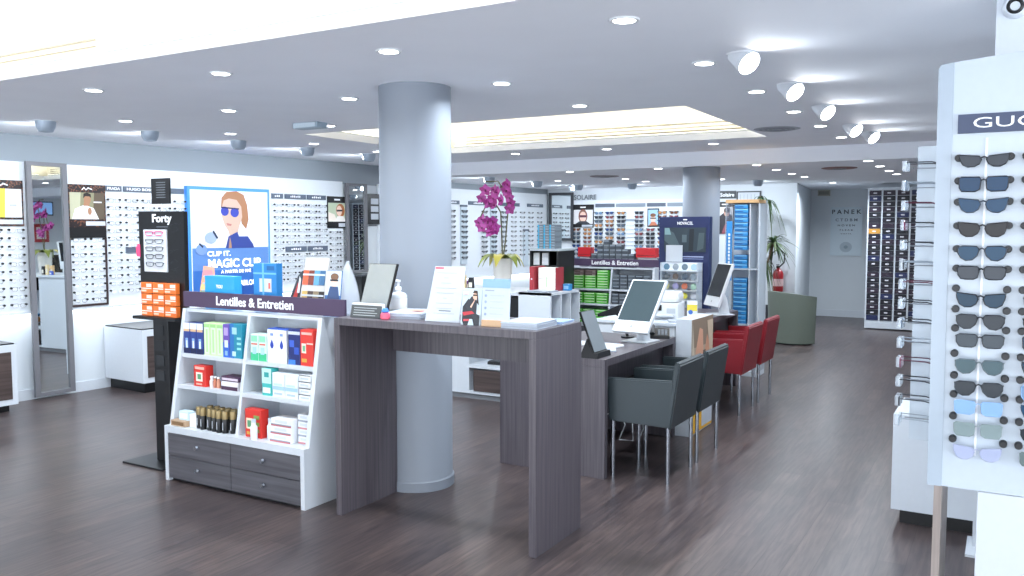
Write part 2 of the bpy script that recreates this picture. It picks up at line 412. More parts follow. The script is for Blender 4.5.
# ------------------------------------------------------------------ spectacles
def lens_outline(kind, w=.052, h=.038):
    P = {'round': [(math.cos(a), math.sin(a)) for a in [2*PI*k/14 for k in range(14)]],
         'rect': [(-.8, 1), (.7, 1), (1, .75), (.95, -.3), (.7, -.9), (.2, -1), (-.5, -1), (-.85, -.75), (-1, .1), (-1, .7)],
         'cat': [(-.8, .75), (.3, .9), (1.08, 1.05), (1.0, .3), (.75, -.55), (.25, -.95), (-.35, -.9), (-.8, -.5), (-1, .2)],
         'aviator': [(-.75, .9), (.6, .95), (1, .7), (1.0, .0), (.75, -.65), (.25, -1.05), (-.35, -.95), (-.8, -.35), (-1, .45)],
         'square': [(-.85, .95), (.85, 1.0), (1.05, .8), (1, -.5), (.8, -.95), (-.5, -1), (-.9, -.7), (-1, .6)]}[kind]
    return [(x*w/2, y*h/2) for x, y in P]
def glasses_mesh(b, kind, fm_, lm, rim=.0022, w=.052, h=.038, bridge=.016, temple=.10, splay=0., tm=None, knob=None, kr=.0105):
    o = lens_outline(kind, w, h); dx = w/2 + bridge/2
    for sgn in (-1, 1):
        pts = [(sgn*(x+dx), 0, z) for x, z in o]
        b.tube(pts + [pts[0], pts[1]], rim, fm_, 4, False)
        if lm: b.face([(p[0], .0005, p[2]) for p in pts], lm)
        ex = sgn*(dx + w/2*1.02)
        b.tube([(ex, 0, h*.33), (ex*1.03, .006, h*.33), (ex*1.02, temple*.75, h*.3), (ex*.98, temple, h*.1)], rim*.9, tm or fm_, 4)
        if knob: b.tube([(ex*1.04, -.004, h*.28), (ex*1.04, .012, h*.28)], kr, knob, 8)
    b.tube([(-bridge/2-.003, 0, h*.22), (0, -.002, h*.34), (bridge/2+.003, 0, h*.22)], rim, fm_, 4)
CLEARL = mat('clear_lens', '#eef3f7', .08, alpha=.22, noise=0)
tones = [('#15161a', 'rect'), ('#8d949c', 'rect'), ('#2b3350', 'round'), ('#5a4a44', 'square'), ('#a9adb2', 'round'), ('#20242c', 'rect'), ('#9a8f8b', 'aviator'), ('#1b1b22', 'square')]
WALLGL = []
for k, (cc, kd) in enumerate(tones):
    b = MB(); glasses_mesh(b, kd, mat('spec_frame_%d' % k, cc, .4), CLEARL, .0015, .05, .034, .016, .028, knob=BLACK)
    me = b.build('eyeglasses'); WALLGL.append(me.data); bpy.data.objects.remove(me)
DARKGL = []
for k, (cc, kd) in enumerate([('#15161a', 'rect'), ('#222838', 'square'), ('#33302e', 'rect'), ('#101114', 'round')]):
    b = MB(); glasses_mesh(b, kd, mat('spec_dark_%d' % k, cc, .4), mat('smoke_lens', '#59626c', .1, alpha=.6, noise=0), .0026, .052, .036, .016, .028, knob=BLACK)
    me = b.build('eyeglasses'); DARKGL.append(me.data); bpy.data.objects.remove(me)
SUNGL = []
for k, (cc, lc, kd) in enumerate([('#1a1a1e', '#3a3f48', 'square'), ('#3a241c', '#7a4a33', 'cat'), ('#1d2233', '#2a4a86', 'aviator'), ('#5b1d22', '#82454a', 'cat'), ('#20242c', '#51606e', 'rect'), ('#8a5a34', '#b98555', 'aviator'), ('#1a1a1e', '#23252b', 'square'), ('#6b7078', '#6d8fb0', 'round')]):
    b = MB(); glasses_mesh(b, kd, mat('sun_frame_%d' % k, cc, .4), mat('sun_lens_%d' % k, lc, .15), .0028, .058, .044, .016, .03, knob=BLACK)
    me = b.build('sunglasses'); SUNGL.append(me.data); bpy.data.objects.remove(me)
NG = [0, 0]
def wall_glasses(me, label, loc, rz, group, cat='eyeglasses'):
    NG[cat == 'sunglasses'] += 1
    o = bpy.data.objects.new('sunglasses' if cat == 'sunglasses' else 'eyeglasses', me); COL.objects.link(o)
    o.location = loc; o.rotation_euler = (0, 0, rz)
    return tag(o, label, cat, group)

# ------------------------------------------------------------------ left display wall
def wall_panel(label, u0, u1, z0, z1):
    t = thing('display_board', label, 'display panel', wp(u0), WR)
    b = MB(); b.box(0, u1-u0, -.03, 0, z0, z1, PANEL); b.build('board', t)
    b = MB(); b.box(0, u1-u0, -.05, -.0, z0-.02, z0, WHITE); b.build('ledge', t)
    b = MB(); b.box(.05, u1-u0-.05, -.034, -.014, z0-.026, z0-.02, mat('panel_led', '#ffffff', .5, emit=5.)); b.build('light_strip', t)
    area('lamp', t, ((u1-u0)/2, -.03, z0-.032), (0, 0, 0), u1-u0-.2, 4*(u1-u0)/5, COOL, .02)
wall_panel('long white backlit display board on the left wall before the pillar', -1.3, 3.80, .80, 2.135)
wall_panel('long white display board on the left wall beyond the round pillar', 4.46, 8.74, .80, 2.135)

OF = .036
def rows(z0, n, p=.0733): return [z0-p*k for k in range(n)]
def fill(us, zs, where, group, meshes, skip=lambda u, z: False, frm=''):
    for i, u in enumerate(us):
        for j, z in enumerate(zs):
            if skip(u, z): continue
            me = random.choice(meshes(i, j) if callable(meshes) else meshes)
            wall_glasses(me, 'eyeglasses %s, %s row down, %s column%s' % (where, ORD[j], ORD[i], frm), wp(u, OF+.03, z), WR, group)
fill([-.40, -.215], rows(1.524, 10), 'left of the tall leaning mirror', 'eyeglasses left of the tall mirror', WALLGL)
fill([.345, .525], rows(1.437, 9, .0712), 'under the portrait right of the tall mirror', 'eyeglasses in the dark edged display', WALLGL)
CZ = rows(1.814, 13)
fill([.705, .889, 1.07, 1.25, 1.43], CZ, 'on the wall behind the black stand', 'eyeglasses behind the black stand', WALLGL, lambda u, z: abs(z-1.33) < .03 and .8 < u < .98)
DZ = rows(1.815, 13)
fill([2.735, 2.915, 3.095, 3.26, 3.43], DZ, 'on the wall right of the blue poster', 'eyeglasses right of the blue poster', WALLGL, lambda u, z: abs(z-1.30) < .035 and u > 2.82)
fill([3.61, 3.78], rows(1.49, 7), 'under the small portrait beside the pillar mirror', 'eyeglasses under the small portrait', WALLGL)
EZ = rows(1.80, 10, .078)
EU = [6.02, 6.32, 6.58, 6.84, 7.10, 7.38, 7.66, 7.92, 8.18, 8.46]
EU.pop(2); fill(EU, EZ, 'on the far wall behind the orchid', 'eyeglasses behind the orchid', lambda i, j: DARKGL if i in (0, 1, 2, 3, 4) else WALLGL)
for k, u in enumerate((6.32, 7.10, 8.05)):
    b = MB(); b.box(-.075, .075, -.02, 0, .92 if k == 2 else 1.0, 1.5 if k == 2 else 1.87, mat('column_acrylic', '#c4d0d8', .3)); b.box(-.08, .08, -.024, 0, 1.5 if k == 2 else 1.87, 1.53 if k == 2 else 1.9, STRIP)
    single('column_display', b, 'narrow grey acrylic column on the far wall behind the orchid, %s from the pillar' % ORD[k], 'display', wp(u, .031), WR, 'acrylic columns on the far wall')

def header(label, u0, u1, z0, z1, s, where='left', y=13.3, m=STRIP, tw=.8, th=.5, lm=LETTERW, loc=None, rz=None):
    t = thing('brand_sign', label, 'sign', wp((u0+u1)/2, .031, (z0+z1)/2) if where == 'left' else ((u0+u1)/2, y, (z0+z1)/2), WR if where == 'left' else 0, 'name strips above the glasses')
    b = MB(); b.box(-(u1-u0)/2, (u1-u0)/2, -.012, 0, -(z1-z0)/2, (z1-z0)/2, m); b.build('board', t)
    if isinstance(s, int):
        b = MB(); L = (u1-u0)*.5; st = L/s
        for k in range(s): b.box(-L/2+st*k, -L/2+st*(k+.62), -.0132, -.012, -(z1-z0)*.2, (z1-z0)*(.2 if k % 3 else .1), lm)
        b.build('small_lettering', t)
    elif s: text(s, (u1-u0)*tw, (z1-z0)*th, 0, -.0125, 0, lm, t)
    return t
header('slate strip with five white letters just right of the tortoise portrait', .635, .80, 1.905, 1.958, 'PRADA')
header('longer slate strip with white letters next to the five letter strip', .82, 1.165, 1.905, 1.958, 'HUGO BOSS')
header('plain slate strip partly behind the small black card', 1.185, 1.495, 1.905, 1.958, '')
header('small plain slate strip halfway down beside the black stand', .83, .985, 1.305, 1.365, '')
header('short slate strip right above the blue poster right edge', 2.655, 2.82, 1.895, 1.95, 3)
header('slate strip second right of the blue poster top', 2.85, 3.175, 1.895, 1.95, 6)
header('slate strip third right of the blue poster top', 3.195, 3.50, 1.895, 1.95, 5)
header('lower slate strip halfway down right of the blue poster', 2.85, 3.175, 1.27, 1.33, 5)
header('lower slate strip beside the pillar mirror, right of its twin', 3.195, 3.52, 1.27, 1.33, 7)
header('dark strip on far wall just right of the round pillar', 5.95, 6.22, 1.905, 1.96, 6)
header('dark strip on far wall left of the orchid flowers', 6.45, 6.95, 1.905, 1.96, 8)
header('dark strip on far wall right of the orchid flowers', 7.3, 7.86, 1.905, 1.96, '')
header('dark strip on far wall nearest the room corner', 8.1, 8.6, 1.905, 1.96, 8)

# tall leaning mirror
def tall_mirror(label, u0, u1, z0, z1, off0, off1, fr):
    t = thing('tall_mirror', label, 'mirror', wp((u0+u1)/2, off0, z0), WR)
    t.rotation_euler = (math.atan2(off1-off0, z1-z0), 0, WR)
    W, Hh = (u1-u0)/2, z1-z0
    b = MB(); b.box(-W, -W+fr, -.03, 0, 0, Hh, GREYF); b.box(W-fr, W, -.03, 0, 0, Hh, GREYF); b.box(-W+fr, W-fr, -.03, 0, 0, fr*.8, GREYF); b.box(-W+fr, W-fr, -.03, 0, Hh-fr*.8, Hh, GREYF)
    b.build('frame', t)
    b = MB(); b.box(-W+fr, W-fr, -.012, -.006, fr*.8, Hh-fr*.8, MIRROR); b.build('mirror_glass', t)
    return t
tall_mirror('tall grey framed mirror leaning on the left wall between glasses displays', -.125, .25, .03, 2.14, .07, .055, .045).rotation_euler.z += .065
tall_mirror('narrow grey framed mirror on the wall just left of the round pillar', 3.82, 4.20, .97, 2.12, .05, .045, .045)
b = MB(); b.box(-.2, .2, -.3, 0, 0, .94, BLACK); b.box(-.21, .21, -.31, 0, .94, .96, DKGREY)
for k in range(8): b.box(-.15+.04*k, -.145+.04*k, -.302, -.3, .5+.04*((k*5) % 7), .505+.04*((k*5) % 7), LETTERW)
single('plinth', b, 'black plinth cabinet below the narrow pillar mirror', 'cabinet', wp(3.98, .06), WR)
# black frame with three white labels
t = thing('frame_board', 'black framed board with three white labels beside the round pillar', 'display', wp(4.36, .031, 1.80), WR)
b = MB(); b.box(-.14, .14, -.02, 0, -.20, .20, BLACK, .004); b.build('board', t)
for z in (.1, 0, -.1):
    b = MB(); b.box(-.07, .07, -.024, -.02, z-.038, z+.038, PAPER); b.build('label_card', t)

# portrait displays
def art(b, items, y=-.013, step=.0006):
    for k, it in enumerate(items):
        yy = y - step*k
        if it[0] == 'e': b.disc(it[1], it[2], it[3], it[4], yy, it[5])
        else: b.face([(p[0], yy, p[1]) for p in it[1]], it[2])
SK = M('#c99a7c'); SKL = M('#ecc9b6'); HAIRD = M('#2a1d18'); 
def portrait(label, u0, u1, z0, z1, kind, zlow=None):
    t = thing('display_poster', label, 'poster', wp((u0+u1)/2, .031, 0), WR, 'portrait posters among the glasses')
    W = (u1-u0)/2
    if kind in ('A', 'B'):
        zt = z1; b = MB(); b.box(-W, W, -.014, 0, z1-.075, z1, LEOPARD); b.build('header_board', t)
        b = MB(); b.box(-W, W, -.014, 0, z1-.40, z1-.325, LEOPARD); b.box(-W, -W+.012, -.012, 0, z1-.325, z1-.075, LEOPARD); b.box(W-.012, W, -.012, 0, z1-.325, z1-.075, LEOPARD); b.build('border', t)
        b = MB(); b.prism([(-.055, z1-.05), (-.03, z1-.022), (-.01, z1-.045), (.01, z1-.025), (.05, z1-.04), (.05, z1-.05), (.01, z1-.038), (-.01, z1-.055), (-.03, z1-.035), (-.045, z1-.052)], 'y', -.0155, -.014, LETTERW); b.build('small_lettering', t)
        b = MB(); b.box(-W+.012, W-.012, -.01, 0, z1-.325, z1-.075, M('#e9ecec') if kind == 'A' else M('#8d8a6c'))
        zc = z1-.2
        if kind == 'A':
            art(b, [('p', [(-W+.012, zc-.125), (.02, zc-.125), (.03, zc+.125), (-W+.012, zc+.125)], M('#e8d24a')),
                    ('p', [(-W+.012, zc-.125), (-.06, zc-.125), (-.02, zc+.02), (-.1, zc+.06), (-W+.012, zc+.05)], M('#c9b58a')),
                    ('p', [(.06, zc-.03), (.12, zc-.03), (.12, zc-.01), (.06, zc-.01)], M('#b4b9c4'))], -.011)
        else:
            art(b, [('p', [(-W+.012, zc-.125), (-.08, zc-.125), (-.06, zc+.125), (-W+.012, zc+.125)], M('#b9b79a')),
                    ('p', [(.05, zc-.125), (W-.012, zc-.125), (W-.012, zc+.125), (.07, zc+.125)], M('#5a4c3c')),
                    ('p', [(-.15, zc-.125), (-.12, zc-.03), (-.03, zc+.01), (.06, zc-.02), (.11, zc-.125)], M('#eceef0')),
                    ('p', [(-.04, zc-.0), (.02, zc-.0), (.025, zc+.05), (-.03, zc+.05)], M('#a87a5c')),
                    ('e', 0.0, zc+.06, .034, .048, M('#a87a5c')),
                    ('p', [(-.04, zc+.07), (-.035, zc+.115), (0, zc+.125), (.035, zc+.11), (.036, zc+.075), (.02, zc+.09), (-.02, zc+.09)], M('#1f1612')),
                    ('e', .02, zc-.05, .02, .035, M('#a87a5c')),
                    ('p', [(.06, zc+.03), (.14, zc+.03), (.14, zc+.042), (.06, zc+.042)], M('#e6e6e6'))], -.011)
        b.build('picture', t)
        b = MB(); b.box(-.02 if kind == 'B' else -.1, W-.01, -.017, -.014, z1-.385, z1-.345, PAPER); b.build('label_card', t)
        if kind == 'B':
            b = MB(); b.box(-W, W, -.012, 0, z1-.50, z1-.40, BLACK); b.box(W-.014, W, -.014, 0, zlow, z1-.50, M('#3a2a2a')); b.box(-W, -W+.006, -.014, 0, zlow, z1-.50, M('#3a2a2a')); b.box(-W, W, -.014, 0, zlow-.02, zlow, M('#3a2a2a')); b.build('surround', t)
    return t
portrait('tortoise bordered poster with yellow picture left of the tall mirror', -.49, -.135, 1.55, 1.968, 'A')
portrait('tortoise bordered portrait of a dark haired man in white', .27, .63, 1.45, 1.958, 'B', .83)
t = thing('display_poster', 'black framed portrait of a blonde woman beside the pillar mirror', 'poster', wp(3.69, .031, 0), WR, 'portrait posters among the glasses')
b = MB(); b.box(-.165, .165, -.012, 0, 1.55, 1.945, BLACK); b.build('board', t)
b = MB(); b.box(-.155, .155, -.014, -.012, 1.63, 1.865, M('#b9c4a8'))
art(b, [('p', [(-.155, 1.63), (-.155, 1.75), (-.05, 1.72), (0, 1.63)], M('#efe3d6')), ('e', .05, 1.77, .075, .085, M('#a8683c')), ('e', .03, 1.765, .048, .065, SKL), ('p', [(-.02, 1.78), (.09, 1.78), (.085, 1.76), (-.01, 1.755)], M('#20242c')), ('p', [(-.06, 1.63), (0, 1.70), (.1, 1.70), (.15, 1.63)], M('#efe9e2'))], -.0145)
b.build('picture', t)
b = MB(); b.box(-.05, .05, -.0135, -.012, 1.895, 1.915, LETTERW); b.build('small_lettering', t)
b = MB(); b.box(.02, .15, -.015, -.012, 1.565, 1.61, PAPER); b.build('label_card', t)

# big blue-bordered lightbox poster
t = thing('lightbox_poster', 'big blue bordered poster of a woman in blue sunglasses', 'poster', wp(1.505, .032, 0), WR)
b = MB(); b.box(0, 1.075, -.05, 0, .84, 1.99, mat('poster_blue', '#3d7fd6', .4, emit=.35)); b.build('frame', t)
def PU(cx): return (cx-70)/400*1.075
def PZ(cy): return 1.985-(cy-33)/4.8*.01105
pe = lambda h: mat('poster_%s' % h[1:], tuple(c*.62 for c in lin(h)), .5, emit=.1)
b = MB(); b.box(.03, 1.045, -.054, -.05, .86, 1.955, mat('poster_white', '#cfd4de', .5, emit=.2))
poly = lambda pts, h: ('p', [(PU(x), PZ(y)) for x, y in pts], pe(h))
art(b, [poly([(85, 315), (458, 315), (458, 545), (85, 545)], '#6f9fe6'), poly([(85, 420), (458, 420), (458, 545), (85, 545)], '#3f7fd8'),
        poly([(222, 130), (226, 80), (250, 52), (300, 46), (335, 62), (352, 110), (358, 180), (345, 228), (322, 200), (318, 140), (300, 90), (262, 84), (240, 110)], '#c48a63'),
        poly([(228, 120), (236, 92), (262, 82), (300, 88), (322, 120), (326, 170), (310, 215), (300, 262), (262, 262), (256, 236), (238, 208), (226, 170)], '#f0cdb9'),
        poly([(240, 318), (255, 262), (300, 240), (308, 262), (352, 262), (378, 300), (384, 318)], '#3d52a8'),
        poly([(255, 318), (262, 264), (268, 290), (270, 318)], '#c89a80'),
        ('e', PU(240), PZ(143), .052, .05, pe('#4350c4')), ('e', PU(288), PZ(148), .056, .052, pe('#4350c4')),
        poly([(222, 128), (310, 134), (310, 128), (222, 122)], '#2a2f66'),
        poly([(246, 198), (272, 204), (268, 212), (250, 210)], '#d98b86'),
        ('e', PU(170), PZ(268), .075, .062, pe('#b9cdf0')), ('e', PU(125), PZ(322), .07, .058, pe('#8fb2ee')),
        poly([(118, 290), (135, 308), (130, 314), (112, 296)], '#33405e'), poly([(178, 240), (184, 232), (205, 268), (198, 274)], '#33405e'),
        poly([(318, 500), (405, 496), (405, 545), (318, 545)], '#2b62bd')], -.0545)
b.build('picture', t)
PW = mat('poster_letter', '#ffffff', .5, emit=.6)
text('CLIP IT.', .30, .055, PU(207), -.064, PZ(342), PW, t)
text('MAGIC CLIP', .70, .095, PU(284), -.064, PZ(388), PW, t)
text('A PARTIR DE 99\u20ac', .40, .038, PU(288), -.064, PZ(428), PW, t)
text('ABLOU', .22, .06, PU(346), -.064, PZ(486), PW, t)

# low cabinets under the wall
def low_cabinet(label, u0, u1, depth, z0, z1):
    t = thing('low_cabinet', label, 'cabinet', wp(u0, 0), WR, 'low white wall cabinets')
    L = u1-u0
    b = MB(); b.box(0, L, -depth, -.01, z0, z1, WHITE, .003); b.build('body', t)
    b = MB(); b.box(.05, L-.05, -depth+.06, -.015, 0.0, z0, BLACK); b.build('plinth', t)
    for k in range(2):
        b = MB(); a0 = .045 + k*(L-.09)/2; b.box(a0+.003, a0+(L-.09)/2-.003, -depth-.006, -depth, z0+.05, z1-.06, WOODD); d = b.build('door', t)
        b = MB(); b.box(a0+(L-.09)/4-.06, a0+(L-.09)/4+.06, -depth-.02, -depth-.006, z1-.10, z1-.09, CHROME); b.build('handle', d)
    b = MB(); b.box(.01, L-.01, -depth+.02, -.02, z1, z1+.012, BLACK); b.build('top', t)
low_cabinet('white low cabinet with dark doors at the left picture edge', -1.35, -.42, .41, .06, .57)
low_cabinet('white low cabinet behind the black stand, end panel showing', .59, 1.75, .64, .10, .60)

# ------------------------------------------------------------------ lens and care shelf units
def side_profile(): return [(0, 0), (0, .34), (.04, .34), (.16, 1.05), (.40, 1.05), (.40, 0)]
def shelf_unit(label, x, y):
    t = thing('shelf_unit', label, 'shelf unit', (x, y, 0), 0, 'white product shelf units with plum sign')
    Wd = 1.16
    for xa in (0, Wd-.03):
        b = MB(); b.prism(side_profile(), 'x', xa, xa+.03, WHITE); b.build('side_panel', t)
    b = MB(); b.box(.03, Wd-.03, .38, .40, .02, 1.05, WHITE); b.build('back_panel', t)
    b = MB(); b.prism([(.05, .34), (.165, 1.03), (.38, 1.03), (.38, .34)], 'x', .568, .592, WHITE); b.build('divider', t)
    b = MB(); b.box(.03, Wd-.03, .002, .38, .30, .34, WHITE); b.build('base_top', t)
    b = MB(); b.box(.03, Wd-.03, .03, .38, .0, .03, BLACK); b.build('plinth', t)
    for z, yy in ((.585, .085), (.775, .118)):
        for x0, x1 in ((.03, .568), (.592, Wd-.03)):
            b = MB(); b.box(x0, x1, yy, .38, z-.024, z, WHITE); b.build('shelf', t)
    b = MB(); b.box(.03, Wd-.03, .17, .38, 1.03, 1.05, WHITE); b.build('top_shelf', t)
    for k, (x0, x1) in enumerate(((.033, .578), (.582, Wd-.033))):
        for z0, z1 in ((.022, .158), (.161, .297)):
            b = MB(); b.box(x0, x1, .0, .02, z0, z1, WOODH); d = b.build('drawer', t)
            b = MB(); b.T = Matrix.Translation(((x0+x1)/2, 0, (z0+z1)/2+.01)) @ Matrix.Rotation(R(90), 4, 'X')
            b.lathe([(.008, 0), (.008, .01), (.015, .014), (.012, .026)], (0,0,0), CHROME, 14); b.build('knob', d)
    b = MB(); b.box(-.002, 1.315, .168, .186, 1.062, 1.156, PURPLE); s = b.build('sign_board', t)
    text('Lentilles & Entretien', .64, .056, .615, .1675, 1.109, LETTERW, s)
    return t
shelf_unit('white care product shelf with grey drawers left of the wooden counter', -4.45, 3.38)
shelf_unit('white lens box shelf full of green packs further back', -4.94, 9.83)

def pack(name, label, cat, x0, x1, y0, dep, z0, h, col, patches=(), group=None, rough=.4, top=None):
    """carton with printed blocks on its front; patches are (a0,a1,b0,b1,colour) in fractions of the front"""
    b = MB(); w = x1-x0
    b.box(-w/2, w/2, 0, dep, 0, h, M(col, rough), min(.003, h*.1))
    for k, (a0, a1, b0, b1, cc) in enumerate(patches):
        b.face([(-w/2+w*a0, -.0006-.0002*k, h*b0), (-w/2+w*a1, -.0006-.0002*k, h*b0), (-w/2+w*a1, -.0006-.0002*k, h*b1), (-w/2+w*a0, -.0006-.0002*k, h*b1)], M(cc, rough))
    if top: b.face([(-w/2+.002, .002, h+.0006), (w/2-.002, .002, h+.0006), (w/2-.002, dep-.002, h+.0006), (-w/2+.002, dep-.002, h+.0006)], M(top, rough))
    return single(name, b, label, cat, ((x0+x1)/2, y0, z0), 0, group)

T1, T2, T3 = .7755, .5855, .3405
# top shelf, left bay
for k in range(3):
    x = -4.415+.06*k
    pack('solution_box', 'blue and white lens solution box, %s from left on the top left shelf' % ORD[k], 'box', x, x+.057, 3.512, .08, T1, .19, '#27408c',
         [(0, 1, .80, 1, '#e8eef2'), (.05, .95, .72, .80, '#d8b48c'), (.3, .7, .1, .5, '#8fb6e4'), (.38, .62, .15, .42, '#e4edf6'), (0, 1, 0, .18, '#141d4a')], 'blue and white solution boxes')
for k in range(3):
    x = -4.23+.056*k
    pack('solution_box', 'pale green solution box, %s from left beside the blue boxes' % ORD[k], 'box', x, x+.054, 3.512, .08, T1, .20, '#cdebb0',
         [(.15, .85, .05, .95, '#d8f0d0'), (.35, .65, .1, .8, '#b4e29a'), (.05, .95, .86, .96, '#9fd68a')], 'pale green solution boxes')
pack('solution_box', 'purple to blue solution box between pale green and teal boxes', 'box', -4.06, -4.005, 3.51, .08, T1, .20, '#6a4fae', [(0, 1, 0, .45, '#2b62c8'), (.2, .8, .66, .9, '#b6a0e0'), (.25, .8, .3, .52, '#dfe8f8'), (.3, .7, .06, .2, '#8fb6f0')])
pack('solution_box', 'wide teal solution box beside the shelf divider', 'box', -4.0, -3.90, 3.51, .08, T1, .205, '#1f8aa4', [(0, .35, 0, 1, '#2a6fb4'), (.2, .6, .7, .9, '#9fd0d8'), (.6, .95, .55, .62, '#8fd4d8'), (.6, .95, .4, .47, '#8fd4d8'), (.6, .95, .25, .32, '#8fd4d8'), (.2, .5, .06, .2, '#bfe4ea')])
for k in range(2):
    x = -3.828+.066*k
    pack('solution_box', 'white and mint green solution box, %s right of the divider' % ORD[k], 'box', x, x+.062, 3.512, .08, T1, .155, '#d8f0e6', [(0, 1, .0, .3, '#3fbf8a'), (.1, .9, .72, .95, '#8fd8b4'), (.1, .9, .6, .66, '#d86a5a'), (.25, .75, .25, .52, '#a9d4ea')], 'mint green solution boxes')
for k in range(2):
    x = -3.69+.076*k
    b = MB(); b.box(-.036, .036, 0, .08, 0, .19, M('#eff2f8', .4), .002); b.box(-.034, .034, .004, .076, .19, .196, M('#3a5fc0'))
    art(b, [('p', [(0, .135), (.012, .11), (.014, .098), (.008, .085), (0, .08), (-.008, .085), (-.014, .098), (-.012, .11)], M('#1e3fae')), ('p', [(-.012, .155), (.012, .155), (.012, .17), (-.012, .17)], M('#7f9ade'))], -.0008, .0002)
    single('solution_box', b, 'white box with a blue drop, %s from left on the upper right shelf' % ORD[k], 'box', (x+.036, 3.512, T1), 0, 'white boxes with blue drops')
pack('solution_box', 'dark blue solution box beside the red top shelf box', 'box', -3.525, -3.435, 3.512, .08, T1, .20, '#1b2a6b', [(0, 1, .86, .95, '#c8d0e8'), (.1, .5, .5, .7, '#3f62c8'), (.5, .9, .3, .5, '#2f52b8'), (0, .6, 0, .14, '#3f7fd8')])
pack('solution_box', 'red solution box at right end of the upper right shelf', 'box', -3.432, -3.335, 3.512, .08, T1, .205, '#d8382e', [(.1, .9, .86, .93, '#f0b4a8'), (.1, .45, .35, .62, '#f0d8c8'), (.18, .38, .40, .56, '#6fb88a'), (.1, .5, .1, .2, '#d8a040'), (.5, 1, .6, .64, '#f0c8b8')])
# middle shelf
pack('lens_care_box', 'red care box standing alone on the middle left shelf', 'box', -4.285, -4.18, 3.475, .06, T2, .128, '#d2332b', [(.1, .9, .82, .95, '#f0b8a8'), (.2, .75, .25, .68, '#f4e8d8'), (.32, .62, .35, .6, '#5f9a70'), (.2, .7, .08, .16, '#f0b8a8')])
for k, cc in enumerate(('#ece9ea', '#b06a50', '#c88a70')):
    b = MB(); b.lathe([(.012, 0), (.013, .04), (.008, .046), (.008, .058)], (0, 0, 0), M(cc), 14); b.lathe([(.009, .058), (.009, .068)], (0,0,0), M('#eeeef2'), 12)
    single('spray_bottle', b, 'tiny %s bottle on the middle left shelf' % ('white', 'brown', 'peach')[k], 'bottle', (-4.155+.03*k, 3.50, T2), 0, 'tiny bottles on the middle left shelf')
pack('case_box', 'plum and white box, lower of two on the middle left shelf', 'box', -4.05, -3.91, 3.48, .09, T2, .05, '#e8e4ea', [(0, 1, .0, .45, '#4a2f48')])
pack('case_box', 'plum and white box, upper of two on the middle left shelf', 'box', -4.055, -3.905, 3.485, .09, T2+.0505, .03, '#4f3450', [(.05, .95, .25, .7, '#d8ccd8')])
b = MB(); b.prism([(-.02, 0), (.05, 0), (.05, .12), (.02, .13)], 'y', 0, .06, M('#8b8f98')); single('sample_card', b, 'grey leaning card behind the plum boxes', 'card', (-3.96, 3.60, T2))
pack('solution_box', 'narrow teal box on the middle right shelf by the divider', 'box', -3.705, -3.63, 3.478, .06, T2, .158, '#3fb8b4', [(0, 1, .45, 1, '#bfe8e4'), (.25, .75, .68, .86, '#2f9a98'), (.1, .9, .1, .3, '#e8f6f4')])
for k in range(2):
    pack('solution_box', 'white box with pale blue wave, %s on middle right shelf' % ('left one', 'right one')[k], 'box', -3.622+.10*k, -3.526+.10*k, 3.478, .08, T2, .14, '#e4ecf4', [(0, 1, .3, .45, '#a8cdea'), (.1, .8, .48, .56, '#c4def0'), (.15, .8, .1, .18, '#b4c8d8')], 'white boxes with blue wave')
for k in range(4):
    pack('case_box', 'white flat carton in the stack beside the wave boxes, %s from the bottom' % ORD[k], 'box', -3.415+.004*(k % 2), -3.325, 3.475, .08, T2+.0365*k, .0355, '#eceff2', [(0, 1, .86, 1, '#50555c'), (.15, .85, .3, .6, '#c8d2da')], 'stacked white flat cartons')
# bottom shelf
for k, (xx, yy, zz, w_, h_, cc) in enumerate(((-4.395, 3.40, 0, .11, .035, '#b4977a'), (-4.37, 3.425, .0355, .085, .055, '#cfe6f0'), (-4.28, 3.43, 0, .06, .08, '#eef0f2'))):
    pack('small_carton', ('flat tan carton at the bottom left shelf corner', 'pale blue carton on top of the flat tan carton', 'white carton beside the black bottles')[k], 'box', xx-.02 if k == 0 else xx, xx+w_, yy, .05, T3+zz, h_, cc, [(.1, .9, .2, .8, '#f2f4f6' if k else '#7d5f40')])
bx = [(-4.20, 3.44), (-4.155, 3.43), (-4.10, 3.435), (-4.055, 3.43), (-4.01, 3.425), (-3.965, 3.43), (-4.17, 3.495), (-4.115, 3.5), (-4.06, 3.49), (-4.01, 3.495), (-3.955, 3.49), (-3.92, 3.45)]
bottle = None
for k, (x, y) in enumerate(bx):
    lab = 'black bottle with gold cap, %s of the %s row on the bottom shelf' % (ORD[k if k < 6 else k-6], 'front' if k < 6 else 'rear')
    if bottle is None:
        bottle = thing('care_bottle', lab, 'bottle', (x, y, T3), 0, 'black bottles with gold caps')
        b = MB(); b.lathe([(.0175, 0), (.019, .004), (.019, .078), (.017, .084)], (0,0,0), BLACK, 18); b.face([(-.004, -.0194, .02), (.004, -.0194, .02), (.004, -.0194, .065), (-.004, -.0194, .065)], M('#aeb4bc')); b.build('body', bottle)
        b = MB(); b.lathe([(.0195, .084), (.0195, .128), (.018, .132)], (0,0,0), mat('gold_cap', '#8d7a52', .35, .4), 18); b.build('cap', bottle)
    else: dup(bottle, lab, (x, y, T3))
pack('solution_box', 'red care box on the bottom right shelf', 'box', -3.80, -3.67, 3.432, .06, T3, .165, '#d2332b', [(.08, .45, .3, .68, '#f0e0c8'), (.15, .38, .36, .6, '#5f9a70'), (.55, .9, .66, .8, '#7f9a50'), (.55, .9, .42, .56, '#7f9a50'), (.55, .9, .2, .32, '#7f9a50'), (.1, .4, .1, .2, '#c8a040')])
